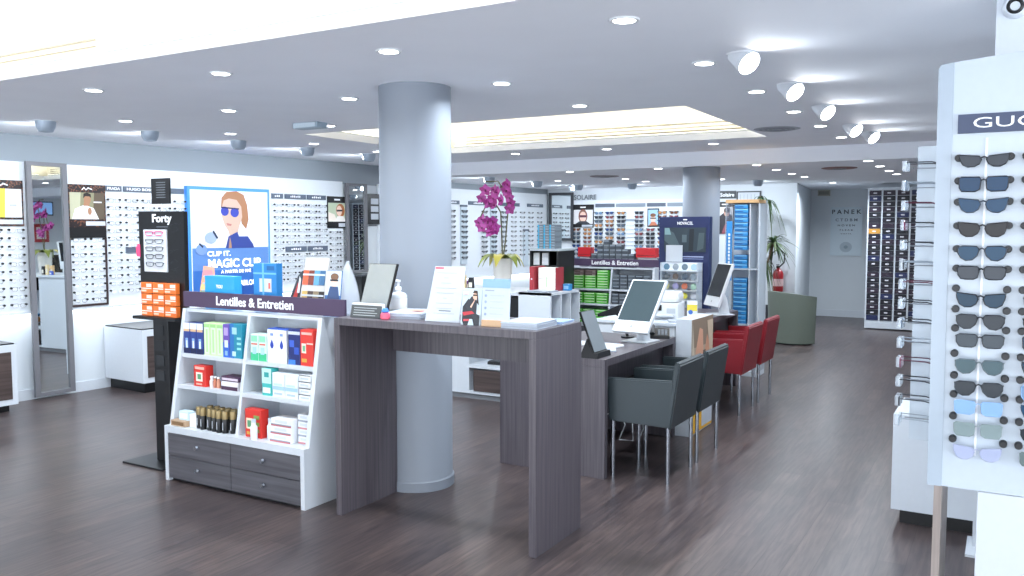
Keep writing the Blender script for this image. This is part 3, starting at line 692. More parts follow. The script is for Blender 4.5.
for k in range(2):
    b = MB(); b.lathe([(.018, 0), (.02, .005), (.02, .075), (.012, .085), (.012, .1)], (0,0,0), M('#dfe6ee'), 16); b.lathe([(.013, .1), (.013, .118)], (0,0,0), M('#c4d0dc'), 14)
    single('drop_bottle', b, 'white plastic bottle %s the red box on the bottom shelf' % ('right of', 'close in front of')[k], 'bottle', (-3.635 if k == 0 else -3.70, 3.47 if k == 0 else 3.405, T3), 0, 'white plastic bottles')
for k in range(3):
    pack('contact_lens_box', 'white flat box with pink edge, %s up in the lower right stack' % ORD[k], 'box', -3.60+.006*k, -3.44+.004*k, 3.43, .09, T3+.0455*k, .045, '#e9ebf0', [(0, 1, .0, .16, '#c46a72'), (0, 1, .16, .3, '#8d929c'), (.2, .8, .45, .8, '#d4dae2')], 'pink edged flat lens boxes')
for k in range(4):
    pack('contact_lens_box', 'pale flat box at the right end of bottom shelf, %s up' % ORD[k], 'box', -3.42, -3.335, 3.47, .09, T3+.042*k, .041, '#e2e6ec', [(0, 1, .0, .25, '#9aa0ac' if k % 2 else '#c8858a'), (.2, .8, .45, .8, '#ccd4de')], 'pale flat lens boxes')
# things standing on the unit's top and behind its sign
ZT = 1.0505
b = MB(); b.prism([(-.085, 0), (.085, 0), (.065, .255), (-.02, .26)], 'y', 0, .012, M('#f0a58c'))
for k, cc in enumerate(('#e98f96', '#f0b08a', '#e8d08a', '#b8d8b0', '#a8d0c8')):
    z0 = .235-.045*k; b.prism([(-.03-.012*k, z0-.04), (.066+.003*k, z0-.04), (.064+.003*k, z0), (-.02-.012*k, z0)], 'y', -.002, 0, M(cc))
for k in range(4): b.prism([(-.02-.01*k, .19-.045*k), (.02, .19-.045*k), (.02, .2-.045*k), (-.02-.01*k, .2-.045*k)], 'y', -.003, -.002, PAPER)
single('display_card', b, 'pink and yellow slanted card at left end of the shelf top', 'card', (-4.375, 3.66, ZT))
t = thing('promo_box', 'bright blue box with white word on the shelf top', 'box', (-4.185, 3.60, ZT))
b = MB(); b.box(-.13, .13, 0, .06, 0, .205, M('#2e9bd8', .35), .002); b.build('carton', t); text('YOU', .055, .022, .0, -.001, .14, LETTERW, t)
b = MB(); b.box(-.095, .095, 0, .05, 0, .29, M('#2b7fc0', .35), .002)
art(b, [('p', [(-.045, .12), (.055, .12), (.055, .2), (-.045, .2)], PAPER), ('p', [(-.095, .225), (.095, .225), (.095, .235), (-.095, .235)], M('#6fb4e0')), ('p', [(-.02, .0), (-.005, .0), (-.005, .29), (-.02, .29)], M('#6fb4e0')), ('p', [(.03, .14), (.045, .14), (.045, .175), (.03, .175)], M('#d86a5a')), ('p', [(-.08, .03), (-.03, .08), (-.04, .09), (-.09, .04)], M('#bfe0f4')), ('p', [(.02, .25), (.08, .25), (.08, .275), (.02, .275)], M('#1f5f9a'))], -.0008, .0002)
single('promo_box', b, 'blue patterned box with white window left of the shoe picture card', 'box', (-3.815, 3.62, ZT))
b = MB(); b.prism([(-.07, 0), (.05, 0), (.065, .12), (.055, .25), (.02, .22), (-.03, .12), (-.065, .06)], 'y', 0, .02, M('#3a3f46')); art(b, [('p', [(-.05, .05), (.0, .06), (.035, .18), (.02, .18), (-.02, .1)], M('#c0433f')), ('p', [(-.02, .03), (.04, .03), (.045, .055), (-.02, .05)], M('#6fb08a')), ('p', [(.01, .12), (.03, .12), (.045, .2), (.035, .22)], M('#dfe4e8'))], -.0008, .0003)
single('display_card', b, 'dark curved card with red streak on the shelf top', 'card', (-3.615, 3.67, ZT))
b = MB(); b.T = Matrix.Rotation(R(-8), 4, 'X'); b.prism([(-.105, 0), (.09, 0), (.105, .33), (-.075, .33)], 'y', 0, .012, M('#c4c2be'))
for z0, cs in ((.17, ('#d8603f', '#7a3a30', '#5f9ac0', '#3f6a90')), (.05, ('#c8a860', '#4a3a34', '#8a7a60', '#2f2a2a'))):
    for k in range(4): b.prism([(-.085+.043*k, z0), (-.045+.043*k, z0), (-.042+.043*k, z0+.085), (-.082+.043*k, z0+.085)], 'y', -.002, 0, M(cs[k]))
    b.prism([(-.085, z0+.055), (.085, z0+.055), (.085, z0+.065), (-.085, z0+.065)], 'y', -.003, -.002, PAPER)
single('display_card', b, 'pale tilted card with two rows of colour photos', 'card', (-3.45, 3.62, ZT+.003))
b = MB(); b.T = Matrix.Rotation(R(-6), 4, 'X'); b.prism([(-.06, 0), (.055, 0), (.062, .26), (-.05, .26)], 'y', 0, .008, M('#4c74a8'))
art(b, [('p', [(-.055, .12), (.06, .12), (.062, .258), (-.05, .258)], M('#c4d4e2')), ('e', .01, .2, .026, .034, SKL), ('p', [(-.02, .17), (.04, .17), (.055, .09), (-.04, .09)], M('#3a4f78')), ('e', .012, .225, .03, .02, M('#7a5a44')), ('p', [(-.05, .02), (.045, .02), (.045, .05), (-.05, .05)], M('#2f4f86')), ('p', [(-.02, .2), (.04, .2), (.04, .21), (-.02, .21)], M('#20242c'))], -.001, .0003)
single('leaflet', b, 'blue leaflet with a woman at right end of the shelf top', 'leaflet', (-3.28, 3.60, ZT+.002))
# curved white back of a table mirror, standing behind the sign's right end
b = MB(); rws = []
for k in range(9):
    a = k/8; z = a*.30; hw = .085*(1-a**2.2)+.004
    rws.append([(-hw+2*hw*i/6, .012*(1-((i-3)/3)**2), z) for i in range(7)])
b.grid(rws, M('#dfe3e6')); b.grid([[(p[0], p[1]+.006, p[2]) for p in r] for r in rws][::-1], M('#b9bec4'))
b.box(-.075, .075, -.03, .06, -.012, 0, WHITE)
single('table_mirror', b, 'white petal shaped mirror back between leaflet and grey counter mirror', 'mirror', (-3.26, 3.72, ZT+.012))

# ------------------------------------------------------------------ black spectacle stand
SX, SY = -4.775, 3.62
t = thing('spectacle_stand', 'tall black stand with white lettering and orange cartons beside the shelf', 'display stand', (SX, SY, 0))
b = MB(); b.box(-.24, .16, -.14, .30, 0, .012, BLACK, .003); b.build('base_plate', t)
b = MB(); b.box(-.075, .075, 0, .16, .012, .965, BLACK, .004); b.build('trunk', t)
for k in range(4):
    b = MB(); b.box(-.05, .03, -.003, 0, .55+.1*k, .615+.1*k, M('#25282c', .6)); b.build('slot', t)
b = MB(); b.box(-.20, .22, -.06, .1, .955, .975, BLACK); b.build('ledge', t)
b = MB(); b.prism([(-.185, .96), (.25, .96), (.255, 1.655), (-.19, 1.66)], 'y', 0, .03, mat('gloss_black', '#0c0d10', .3)); bd = b.build('panel', t)
b = MB()
for k in range(34):
    x = random.uniform(.05, .22); z = random.uniform(1.2, 1.6); a = random.uniform(-.9, .9); L_ = .03
    b.prism([(x, z), (x+L_*math.cos(a), z+L_*math.sin(a)), (x+L_*math.cos(a), z+L_*math.sin(a)+.0025), (x, z+.0025)], 'y', -.001, 0, M('#2c3137'))
b.build('pattern', bd)
text('Forty', .19, .07, .045, -.001, 1.605, LETTERW, bd)
b = MB(); b.box(-.01, .10, -.0015, 0, 1.555, 1.56, M('#6b7078')); b.build('small_lettering', bd)
b = MB(); b.box(-.13, .095, -.012, 0, 1.265, 1.54, M('#d2d6dc', .3), .003); cd = b.build('sample_card', t)
for k, cc in enumerate(('#d8528a', '#6b7078', '#4f545c', '#2f3540', '#54606a')):
    b = MB(); b.T = Matrix.Translation((-.02, -.016, 1.515-.05*k)); glasses_mesh(b, 'rect', mat('card_frame_%d' % k, cc, .4), None, .0028, .075, .026, .02, .004); g = b.build('sample_frame', cd)
b = MB(); b.tube([(.03, .015, 1.655), (.03, .015, 1.72)], .004, CHROME, 8); b.build('rod', t)
b = MB(); b.box(-.06, .115, .005, .02, 1.705, 1.87, BLACK, .002); cd = b.build('top_card', t)
b = MB()
for k in range(7): b.box(-.01, .08, .0035, .005, 1.745+.016*k, 1.749+.016*k, M('#6d7278'))
b.build('small_lettering', cd)
b = MB(); b.prism([(-.215, 1.365), (-.18, 1.36), (-.18, 1.44), (-.2, 1.445), (-.22, 1.42)], 'y', -.004, .02, M('#e8487a')); b.build('pink_tag', t)
OR = M('#e8732c', .4)
for r in range(3):
    for k in range(3):
        x = SX-.085+.117*k; z = .978+.074*r
        b = MB(); b.box(-.055, .055, 0, .03, 0, .07, OR, .002); b.box(.0, .05, -.001, 0, .04, .062, M('#f2ddd0')); b.box(-.05, .05, -.001, 0, .028, .034, M('#f6efe8')); b.box(-.05, .0, -.001, 0, .01, .022, M('#f4cdb2'))
        single('spectacle_carton', b, 'orange carton on the black stand, %s row up, %s from the left' % (ORD[r], ORD[k]), 'box', (x, SY-.034, z), 0, 'orange cartons on the black stand')

# ------------------------------------------------------------------ wooden counter and what stands on it
t = thing('counter_table', 'tall dark wood counter table in front of the round pillar', 'counter', (-2.485, 3.665, 0))
b = MB(); b.box(-.615, .615, -.242, .242, 1.034, 1.073, WOODV, .0015); b.build('top', t)
for s in (-1, 1):
    b = MB(); b.box(s*.615, s*.577, -.242, .242, 0, 1.034, WOODV, .0015); b.build('side_panel', t)
b = MB(); b.box(-.577, .577, .212, .236, .843, 1.034, WOODV); b.build('apron', t)
CZt = 1.0735
t = thing('text_plaque', 'dark grey plaque with small white text at counter left end', 'sign', (-2.945, 3.49, CZt))
b = MB(); b.T = Matrix.Rotation(R(-14), 4, 'X'); b.box(-.1, .1, 0, .01, 0, .068, M('#4b4f50', .5), .001); p_ = b.build('plate', t)
b = MB(); b.T = Matrix.Rotation(R(-14), 4, 'X')
for k in range(4): b.box(-.08, (.07, .08, .06, .075)[k], -.001, 0, .012+.013*k, .016+.013*k, M('#a8adae'))
b.build('small_lettering', p_)
b = MB(); b.box(-.1, .1, .02, .05, 0, .075, M('#dfe3e6'), .002); b.build('stand', t)
t = thing('counter_mirror', 'grey tilted table mirror with dark edge beside the hand gel', 'mirror', (-2.99, 3.62, CZt), R(4))
b = MB(); b.T = Matrix.Rotation(R(-15), 4, 'X'); b.prism([(-.105, .0), (.08, .0), (.11, .29), (-.075, .29)], 'y', 0, .014, BLACK); b.build('back_panel', t)
b = MB(); b.T = Matrix.Rotation(R(-15), 4, 'X'); b.prism([(-.102, .003), (.072, .003), (.102, .287), (-.072, .287)], 'y', -.002, 0, mat('pale_mirror', '#9ea4a5', .2, .3)); b.build('mirror_glass', t)
b = MB(); b.box(-.1, .085, .0, .08, 0, .012, BLACK, .003); b.build('base', t)
t = thing('hand_gel_bottle', 'clear pump bottle of hand gel in front of the pillar', 'bottle', (-2.99, 3.84, CZt))
b = MB(); b.lathe([(.046, 0), (.05, .005), (.05, .095), (.04, .108), (.016, .116), (.016, .125)], (0,0,0), mat('gel_bottle', '#e4eaee', .15, alpha=.75, noise=0), 24); b.build('body', t)
b = MB(); b.lathe([(.0505, .02), (.0505, .08)], (0,0,0), M('#f2f3f5'), 24, caps=False); b.build('paper_label', t)
b = MB(); b.lathe([(.018, .125), (.018, .142), (.007, .146), (.007, .17), (.014, .171), (.014, .182)], (0,0,0), M('#f4f5f7'), 18); b.tube([(0, 0, .177), (-.03, -.012, .178), (-.048, -.02, .17)], [.008, .006, .005], M('#f4f5f7'), 8); b.build('pump', t)
def paper_stack(label, loc, rz, w_, d_, h_, col='#a9b1bc', top='#b6bdc7', art_=None, cat='brochures', name='brochure_stack'):
    t = thing(name, label, cat, loc, rz)
    b = MB(); n = max(3, int(h_/.006))
    for k in range(n):
        ox, oy = random.uniform(-.003, .003), random.uniform(-.003, .003)
        b.box(-w_/2+ox, w_/2+ox, -d_/2+oy, d_/2+oy, h_*k/n, h_*(k+.9)/n, M(col) if k % 2 else M('#b4bcc8'))
    b.build('pages', t)
    b = MB(); b.box(-w_/2, w_/2, -d_/2, d_/2, h_, h_+.0015, M(top))
    for (pts, cc) in art_ or []: b.face([(p[0], p[1], h_+.002) for p in pts], M(cc))
    b.build('cover', t)
    return t
paper_stack('stack of brochures with red and peach cover beside the hand gel', (-2.77, 3.68, CZt), R(14), .21, .28, .028, art_=[([(-.06, -.02), (.05, -.03), (.06, .07), (-.03, .08)], '#e8a890'), ([(.0, -.03), (.07, -.04), (.07, .01), (.02, .02)], '#d86a60')])
b = MB(); b.lathe([(.02, 0), (.026, .006), (.024, .03), (.016, .036)], (0,0,0), M('#e8607a'), 16); b.lathe([(.014, .036), (.02, .042), (.012, .058)], (0,0,0), M('#3f7fd8'), 14)
single('trinket', b, 'small pink and blue ornament beside the dark plaque', 'ornament', (-2.805, 3.49, CZt))
t = thing('info_sheet', 'tall white information sheet with red corner standing on the counter', 'sign', (-2.47, 3.535, CZt), R(4))
b = MB(); b.T = Matrix.Rotation(R(-10), 4, 'X'); b.prism([(-.108, .0), (.092, .0), (.108, .285), (-.072, .285)], 'y', 0, .004, mat('clear_sheet', '#c0c6cf', .25)); s_ = b.build('sheet', t)
b = MB(); b.T = Matrix.Rotation(R(-10), 4, 'X'); b.box(-.07, -.02, -.001, 0, .272, .28, M('#e2485a')); b.build('red_corner', s_)
b = MB(); b.T = Matrix.Rotation(R(-10), 4, 'X')
for k in range(9):
    z = .25-.026*k; w_ = (.06, .015, .03, .06, .05, .01, .05, .045, .06)[k]; b.box(-w_, w_, -.001, 0, z, z+.0035, M('#a4a9b4'))
b.box(-.03, .04, -.001, 0, .055, .06, M('#6d7278')); b.build('small_lettering', s_)
b = MB(); b.box(-.1, .09, .0, .09, 0, .004, mat('clear_sheet', '#c0c6cf', .25)); b.build('foot', t)
t = thing('flyer', 'narrow flyer of a woman in black with sunglasses on the counter', 'flyer', (-2.275, 3.49, CZt), R(2))
b = MB(); b.T = Matrix.Rotation(R(-8), 4, 'X'); b.box(-.055, .055, 0, .01, 0, .182, M('#bccad2', .4))
art(b, [('p', [(-.05, .02), (-.05, .09), (-.02, .13), (.0, .12), (.02, .06), (.05, .05), (.05, .0), (-.04, .0)], M('#23262d')),
        ('p', [(-.035, .09), (-.005, .14), (.012, .145), (.03, .12), (.03, .06), (.05, .0), (.03, .0), (.0, .06)], M('#2c2f36')),
        ('p', [(.012, .12), (.022, .13), (.0, .085), (-.008, .09)], M('#e0b49c')), ('e', .018, .145, .013, .02, M('#e0b49c')), ('p', [(.003, .16), (.012, .172), (.03, .17), (.036, .13), (.042, .1), (.03, .11), (.028, .155), (.01, .158)], M('#3a2a22')),
        ('p', [(.006, .152), (.03, .152), (.03, .145), (.006, .144)], M('#15161a')),
        ('p', [(-.05, .062), (.005, .07), (.02, .058), (-.04, .045)], M('#b8323c')), ('p', [(-.04, .028), (-.005, .03), (-.008, .02), (-.04, .018)], M('#c84a50')), ('p', [(-.015, .0), (.02, .0), (.01, .03), (-.005, .03)], M('#bfd0dc')), ('p', [(-.05, .15), (-.02, .15), (-.02, .165), (-.05, .165)], M('#e8c4c4'))], -.0008, .0003)
b.build('card', t)
b = MB(); b.box(-.056, .056, .0, .06, 0, .006, ACRYLB); b.build('foot', t)
t = thing('flyer', 'white list flyer with pale blue header in a cardboard holder', 'flyer', (-2.135, 3.49, CZt), R(2))
b = MB(); b.box(-.068, .062, -.012, .035, 0, .032, M('#c9a684', .7), .002); b.build('holder', t)
b = MB(); b.T = Matrix.Rotation(R(-5), 4, 'X'); b.box(-.075, .078, 0, .006, .03, .232, M('#bac3cf', .4)); c_ = b.build('sheet', t)
b = MB(); b.T = Matrix.Rotation(R(-5), 4, 'X'); b.box(-.075, .078, -.001, 0, .188, .232, M('#86a9dc')); b.build('header_band', c_)
b = MB(); b.T = Matrix.Rotation(R(-5), 4, 'X'); b.box(-.06, -.01, -.001, 0, .172, .177, M('#8d96a4'))
for k in range(4):
    z = .145-.03*k; b.disc(-.055, z+.004, .007, .007, -.001, M('#8a9ab4'), 10); b.box(-.03, .045, -.001, 0, z+.005, z+.0085, M('#b0b8c6')); b.box(-.03, .03, -.001, 0, z-.003, z+.0005, M('#c0c6d2'))
b.build('small_lettering', c_)
paper_stack('stack of white leaflets at the right end of the counter', (-1.995, 3.585, CZt), R(3), .19, .23, .03)
paper_stack('flat pale blue booklet at the counter back right corner', (-1.945, 3.80, CZt), R(4), .10, .16, .012, '#7fa4d4', '#86a8d8')

# ------------------------------------------------------------------ reception furniture behind the counter
t = thing('reception_cabinet', 'white reception cabinet with dark drawer behind the round pillar', 'cabinet', (-4.9, 6.42, 0))
b = MB(); b.box(0, .70, 0, .55, .05, .96, WHITE); b.box(.70, 1.28, .30, .55, .05, .96, WHITE); b.box(1.255, 1.28, 0, .30, .05, .96, WHITE); b.box(.70, 1.255, 0, .30, .05, .075, WHITE); b.box(.70, 1.255, 0, .30, .286, .318, WHITE); b.build('body', t)
b = MB(); b.box(0, 1.28, .02, .55, 0, .05, M('#7c7f84', .6)); b.build('plinth', t)
b = MB(); b.box(.752, 1.235, -.008, .012, .078, .27, WOODD); b.build('drawer', t)
b = MB(); b.box(-.02, 1.30, -.02, .57, .96, .99, WHITE, .003); b.build('top', t)
b = MB(); b.box(1.10, 1.235, -.01, .29, .77, .945, BLACK); b.build('niche_panel', t)
b = MB(); b.box(-.11, .11, -.07, .07, 0, .028, BLACK, .006); b.box(-.1, .1, -.06, .06, .028, .032, DKGREY); single('console', b, 'flat black device in the white cabinet niche', 'device', (-3.94, 6.56, .3185), R(6))
b = MB(); b.box(-.09, .09, -.06, .06, 0, .09, M('#8a6038', .6), .003); b.box(-.02, .02, -.0605, -.06, .02, .05, M('#5a3a20')); single('wooden_box', b, 'brown wooden box in the white cabinet niche', 'box', (-3.76, 6.62, .3185))
b = MB(); b.lathe([(.02, 0), (.05, .015), (.075, .04), (.072, .042), (.045, .02)], (0,0,0), M('#3f86b8', .3), 22); single('blue_dish', b, 'blue dish on the brown wooden box', 'dish', (-3.76, 6.62, .4085))
for k, (x, cc, h_) in enumerate(((-4.385, '#3f62c8', .05), (-4.35, '#f0c890', .12), (-4.30, '#f4dca8', .13), (-4.255, '#6a3f86', .08), (-4.215, '#20242c', .11))):
    pack('trinket_box', ('blue', 'peach', 'cream', 'purple', 'black')[k] + ' small box on the white reception top beside the orchid', 'box', x-.025, x+.025, 6.47+.035*(k % 2)-.0, .03, .9905, h_, cc, [(.15, .85, .2, .6, '#f0ead8')], 'coloured boxes beside the orchid')
t = thing('cubby_unit', 'white cubby unit with six open compartments behind the counter', 'shelf unit', (-3.50, 6.10, 0))
b = MB(); b.box(0, .3, 0, .02, 0, 1.02, WHITE); b.box(0, .3, .53, .55, 0, 1.02, WHITE); b.box(0, .02, .02, .53, 0, 1.02, WHITE); b.box(0, .3, 0, .55, 1.0, 1.02, WHITE); b.box(0, .3, 0, .55, 0, .06, WHITE); b.build('body', t)
for y in (.185, .36):
    b = MB(); b.box(.02, .3, y, y+.018, .06, 1.0, WHITE); b.build('divider', t)
for z in (.37, .69):
    b = MB(); b.box(.02, .298, .02, .53, z, z+.018, WHITE); b.build('shelf', t)
b = MB(); b.box(-.08, .08, -.02, .02, 0, .14, M('#8d96d0'), .003); single('folder', b, 'lilac folder in the cubby unit near compartment', 'folder', (-3.35, 6.2, .709))
b = MB(); b.box(-.02, .02, -.1, .1, 0, .205, M('#a02f38'), .002); b.disc(0, .1, .008, .008, -.1005, PAPER, 12); single('binder', b, 'dark red binder on the white cubby unit', 'binder', (-3.475, 6.38, 1.0205))
b = MB(); b.box(-.085, .085, -.07, .07, 0, .195, M('#eeece6'), .003); b.box(.08, .087, -.07, .07, 0, .198, M('#a02f38')); b.box(-.087, -.08, -.07, .07, 0, .198, M('#a02f38')); b.box(-.003, .003, -.0712, -.07, .03, .12, M('#8fc06a')); b.box(-.08, .08, -.0712, -.07, .1, .104, M('#c8c4bc'))
single('gift_box', b, 'cream box with red edges on the white cubby unit', 'box', (-3.355, 6.40, 1.0205))
b = MB(); b.box(-.03, .03, -.03, .03, 0, .055, M('#2e8fd0'), .003); b.box(-.022, .022, -.0305, -.03, .012, .04, M('#8cc4ea')); single('small_carton', b, 'small bright blue carton on the white cubby unit edge', 'box', (-3.235, 6.48, 1.0205))
paper_stack('loose papers on top of the white cubby unit', (-3.33, 6.21, 1.0205), R(-8), .2, .16, .012)

b = MB(); b.box(-.012, -.001, .0, .55, .05, .95, BLACK)
o_ = b.build('end_panel'); o_.parent = bpy.data.objects['reception_cabinet']; o_['label'] = 'black end panel'
# orchid
t = thing('potted_orchid', 'potted purple orchid on the white reception top', 'plant', (-3.98, 6.65, .9905))
b = MB(); b.lathe([(.068, 0), (.076, .02), (.09, .25), (.094, .285), (.087, .285), (.08, .25)], (0,0,0), M('#d9d6d0', .35), 28); b.build('pot', t)
b = MB(); b.lathe([(0, .262), (.08, .26)], (0,0,0), M('#4a3a2c', .9), 20, caps=False); b.build('soil', t)
lf = M('#7d8a3c', .4); lf2 = M('#b0a84e', .4)
for k in range(8):
    a = k*2*PI/8+.3; L_ = random.uniform(.16, .24); b = MB(); rws = []
    for i in range(8):
        s = i/7; rr = .02+L_*s; z = .27+.10*math.sin(s*PI*.62)-.16*s*s; hw = .047*math.sin(PI*min(1, s*.93+.07))+.002
        c0 = Vector((rr*math.cos(a), rr*math.sin(a), z)); sd = Vector((-math.sin(a), math.cos(a), 0))
        rws.append([c0-sd*hw+Vector((0, 0, .012)), c0, c0+sd*hw+Vector((0, 0, .012))])
    b.grid(rws, lf if k % 3 else lf2); b.build('leaf', t)
stems = [[(0, 0, .26), (.03, 0, .45), (.06, -.01, .70), (.05, -.03, .88), (-.02, -.05, .98), (-.14, -.07, .98)], [(0, 0, .26), (-.01, 0, .5), (-.02, 0, .7), (-.07, -.03, .80), (-.16, -.05, .74), (-.2, -.06, .66)]]
for st in stems:
    b = MB(); b.tube(st, .006, M('#5c5a34'), 6); b.build('stem', t)
MAG = [M('#94257a', .5), M('#6d1556', .5), M('#b04a9c', .5)]
def blossom(b, p, sc, yaw, pit):
    b.T = Matrix.Translation(p) @ Matrix.Rotation(yaw, 4, 'Z') @ Matrix.Rotation(pit, 4, 'X')
    for k in range(5):
        a = k*2*PI/5+PI/2; m_ = MAG[0] if k % 2 else MAG[2]
        ring = []
        for i in range(6):
            s = i/5; r_ = sc*s; hw = sc*.42*math.sin(PI*min(1, .12+s*.86)); y = -.25*sc*s*s
            ring.append([(r_*math.cos(a)-hw*math.sin(a), y, r_*math.sin(a)+hw*math.cos(a)), (r_*math.cos(a), y-.05*sc, r_*math.sin(a)), (r_*math.cos(a)+hw*math.sin(a), y, r_*math.sin(a)-hw*math.cos(a))])
        b.grid(ring, m_)
    b.tube([(0, 0, 0), (0, -.3*sc, -.12*sc), (0, -.35*sc, -.3*sc)], [.16*sc, .13*sc, .04*sc], MAG[1], 6)
    b.T = Matrix.Identity(4)
spots = []
for k in range(13):
    spots.append((-.17+.026*k+random.uniform(-.015, .015), -.07+random.uniform(-.05, .04), .88+.075*math.sin(k*1.9)+.05*(k > 7)))
for k in range(4): spots.append((.06+random.uniform(-.02, .09), -.05+random.uniform(-.03, .05), .93-.05*k))
for k in range(9): spots.append((-.22+.025*k+random.uniform(-.01, .01), -.06+random.uniform(-.05, .04), .66+.04*math.sin(k*2.3)-.004*k))
for k in range(3): spots.append((-.1+.03*k, -.07, .57+.01*k))
for s in spots:
    b = MB(); blossom(b, Vector(s)+Vector((0, 0, -.05)), random.uniform(.045, .06), random.uniform(-.6, .7), random.uniform(-.5, .3)); b.build('blossom', t)

# ------------------------------------------------------------------ desks
def desk(label, x0, x1, y0, y1, z):
    t = thing('desk', label, 'desk', ((x0+x1)/2, (y0+y1)/2, 0), 0)
    a, d = (x1-x0)/2, (y1-y0)/2
    b = MB(); b.box(-a, a, -d, d, z-.045, z, WOODV, .0015); b.build('top', t)
    for s in (-1, 1):
        b = MB(); b.box(-a, a, s*d, s*(d-.045), 0, z-.045, WOODV, .0015); b.build('end_panel', t)
    b = MB(); b.box(-a+.14, -a+.16, -d+.045, d-.045, .05, z-.045, WOODV); b.build('modesty_panel', t)
    b = MB(); b.box(a-.10, a-.085, -d+.045, d-.045, z-.20, z-.045, WOODV); b.build('apron', t)
    return t
desk('near dark wood desk with the two grey armchairs', -2.86, -2.11, 4.742, 6.02, .745)
desk('far dark wood desk with the two red armchairs', -2.90, -2.275, 6.80, 8.30, .745)
DZt = .7455
t = thing('tablet_stand', 'slanted grey screen on a black foot at near desk end', 'tablet', (-2.235, 4.845, DZt), R(90))
T = Matrix.Translation((0, -.05, .035)) @ Matrix.Rotation(R(-21), 4, 'X')
b = MB(); b.T = T; b.box(-.095, .095, 0, .012, 0, .27, BLACK, .002); b.build('back_panel', t)
b = MB(); b.T = T; b.box(-.09, .09, -.002, 0, .005, .265, mat('grey_screen', '#7f868b', .3)); b.build('screen', t)
b = MB(); b.prism([(-.075, 0), (.05, 0), (.0, .12), (-.045, .035), (-.07, .035)], 'x', -.1, .1, BLACK); b.build('foot', t)
def computer(label, loc, rz, tilt, w_, h_, scr):
    """h_ runs along the slanted screen from the lower edge of its white chin"""
    t = thing('desktop_computer', label, 'computer', loc, rz, 'white screens on the desks')
    T = Matrix.Translation((0, 0, .085)) @ Matrix.Rotation(tilt, 4, 'X')
    b = MB(); b.T = T; b.box(-w_/2, w_/2, 0, .03, 0, h_, mat('screen_white', '#d9dde1', .25), .008); b.build('casing', t)
    b = MB(); b.T = T; b.box(-w_/2+.014, w_/2-.014, -.002, 0.0, .095, h_-.014, scr); b.build('screen', t)
    b = MB(); b.T = T; b.disc(0, .045, .009, .012, -.0015, MIDGREY, 12); b.build('power_mark', t)
    m = T @ Vector((0, .02, h_*.45)); b = MB(); b.tube([(0, m.y+.06, .008), (0, m.y+.05, m.z*.5), (0, m.y, m.z)], [.05, .04, .025], M('#c8cdd2', .3), 10); b.build('neck', t)
    b = MB(); b.box(-.1, .1, m.y-.08, m.y+.12, 0, .01, M('#c8cdd2', .3), .004); b.build('foot', t)
SCR = mat('dark_screen', '#414e52', .15, 0); SCRB = mat('black_screen', '#15171c', .2)
computer('large white framed grey screen on the near desk', (-2.262, 5.49, DZt), R(-7), R(-40), .28, .455, SCR)
computer('white framed black screen tilted on the far desk', (-2.38, 7.72, DZt), R(-48), R(-20), .30, .42, SCRB)
b = MB(); b.tube([(0, 0, .0), (-.03, 0, .13), (-.10, -.02, .18)], .012, BLACK, 8); b.prism([(-.24, .14), (-.05, .17), (-.05, .24), (-.12, .21), (-.24, .165)], 'y', -.05, .03, BLACK); b.lathe([(.05, 0), (.05, .012)], (0,0,0), BLACK, 16)
single('card_reader', b, 'black device on an arm left of the large screen', 'device', (-2.40, 5.80, DZt), R(-12))
b = MB()
b.box(-.18, .18, -.06, .06, 0, .014, M('#eceef0', .4), .004)
for r in range(4):
    for k in range(12): b.box(-.168+.028*k, -.144+.028*k, -.05+.026*r, -.028+.026*r, .014, .018, PAPER)
single('keyboard', b, 'white keyboard below the large near screen', 'keyboard', (-2.42, 5.30, DZt), R(-5))
paper_stack('white papers lying on the near desk edge', (-2.30, 5.14, DZt), R(25), .16, .22, .008, name='paper_stack', cat='papers')
t = thing('desk_phone', 'black desk phone beside the large screen', 'phone', (-2.20, 5.93, DZt), R(20))
b = MB(); b.prism([(-.08, 0), (.09, 0), (.09, .06), (-.08, .02)], 'x', -.07, .07, BLACK); b.build('body', t)
b = MB(); b.tube([(-.055, -.07, .035), (-.055, -.05, .055), (-.055, .05, .08), (-.055, .08, .07)], [.02, .014, .014, .02], DKGREY, 8); b.build('handset', t)
b = MB()
for r in range(4):
    for k in range(3): b.box(-.015+.025*k, .003+.025*k, -.06+.028*r, -.043+.028*r, .024+.0067*r, .034+.0067*r, MIDGREY)
b.build('keypad', t)
t = thing('poster_display', 'white box display with a face photo between the desks', 'display', (-2.055, 6.30, 0))
b = MB(); b.box(-.06, .058, -.26, .26, 0, .875, WHITE, .002); b.build('body', t)
b = MB(); b.T = Matrix.Translation((.058, 0, 0)) @ Matrix.Rotation(R(90), 4, 'Z'); b.box(-.255, .255, -.003, 0, .30, .872, M('#b9a48f'))
art(b, [('p', [(-.255, .66), (.255, .66), (.255, .872), (-.255, .872)], M('#8d7a68')), ('p', [(-.16, .30), (-.17, .62), (-.08, .80), (.0, .78), (.02, .60), (.0, .3)], M('#d9a184')), ('p', [(.06, .30), (.04, .58), (.10, .74), (.17, .66), (.2, .3)], M('#cf9678')), ('p', [(-.02, .30), (.01, .62), (.07, .62), (.06, .3)], M('#3f2f28')), ('p', [(.1, .84), (.16, .62), (.2, .4), (.24, .4), (.25, .84)], M('#c9b49c')), ('p', [(-.25, .86), (-.2, .6), (-.23, .4), (-.255, .4)], M('#d8cbb8')), ('p', [(.05, .52), (.09, .56), (.05, .44)], M('#7a3a30'))], -.0036, .0005)
b.build('picture', t)
b = MB(); b.T = Matrix.Translation((.058, 0, 0)) @ Matrix.Rotation(R(90), 4, 'Z'); b.box(-.255, .255, -.003, 0, .01, .16, M('#f0b429')); b.box(.0, .255, -.0036, -.003, .03, .16, PAPER); b.build('yellow_panel', t)
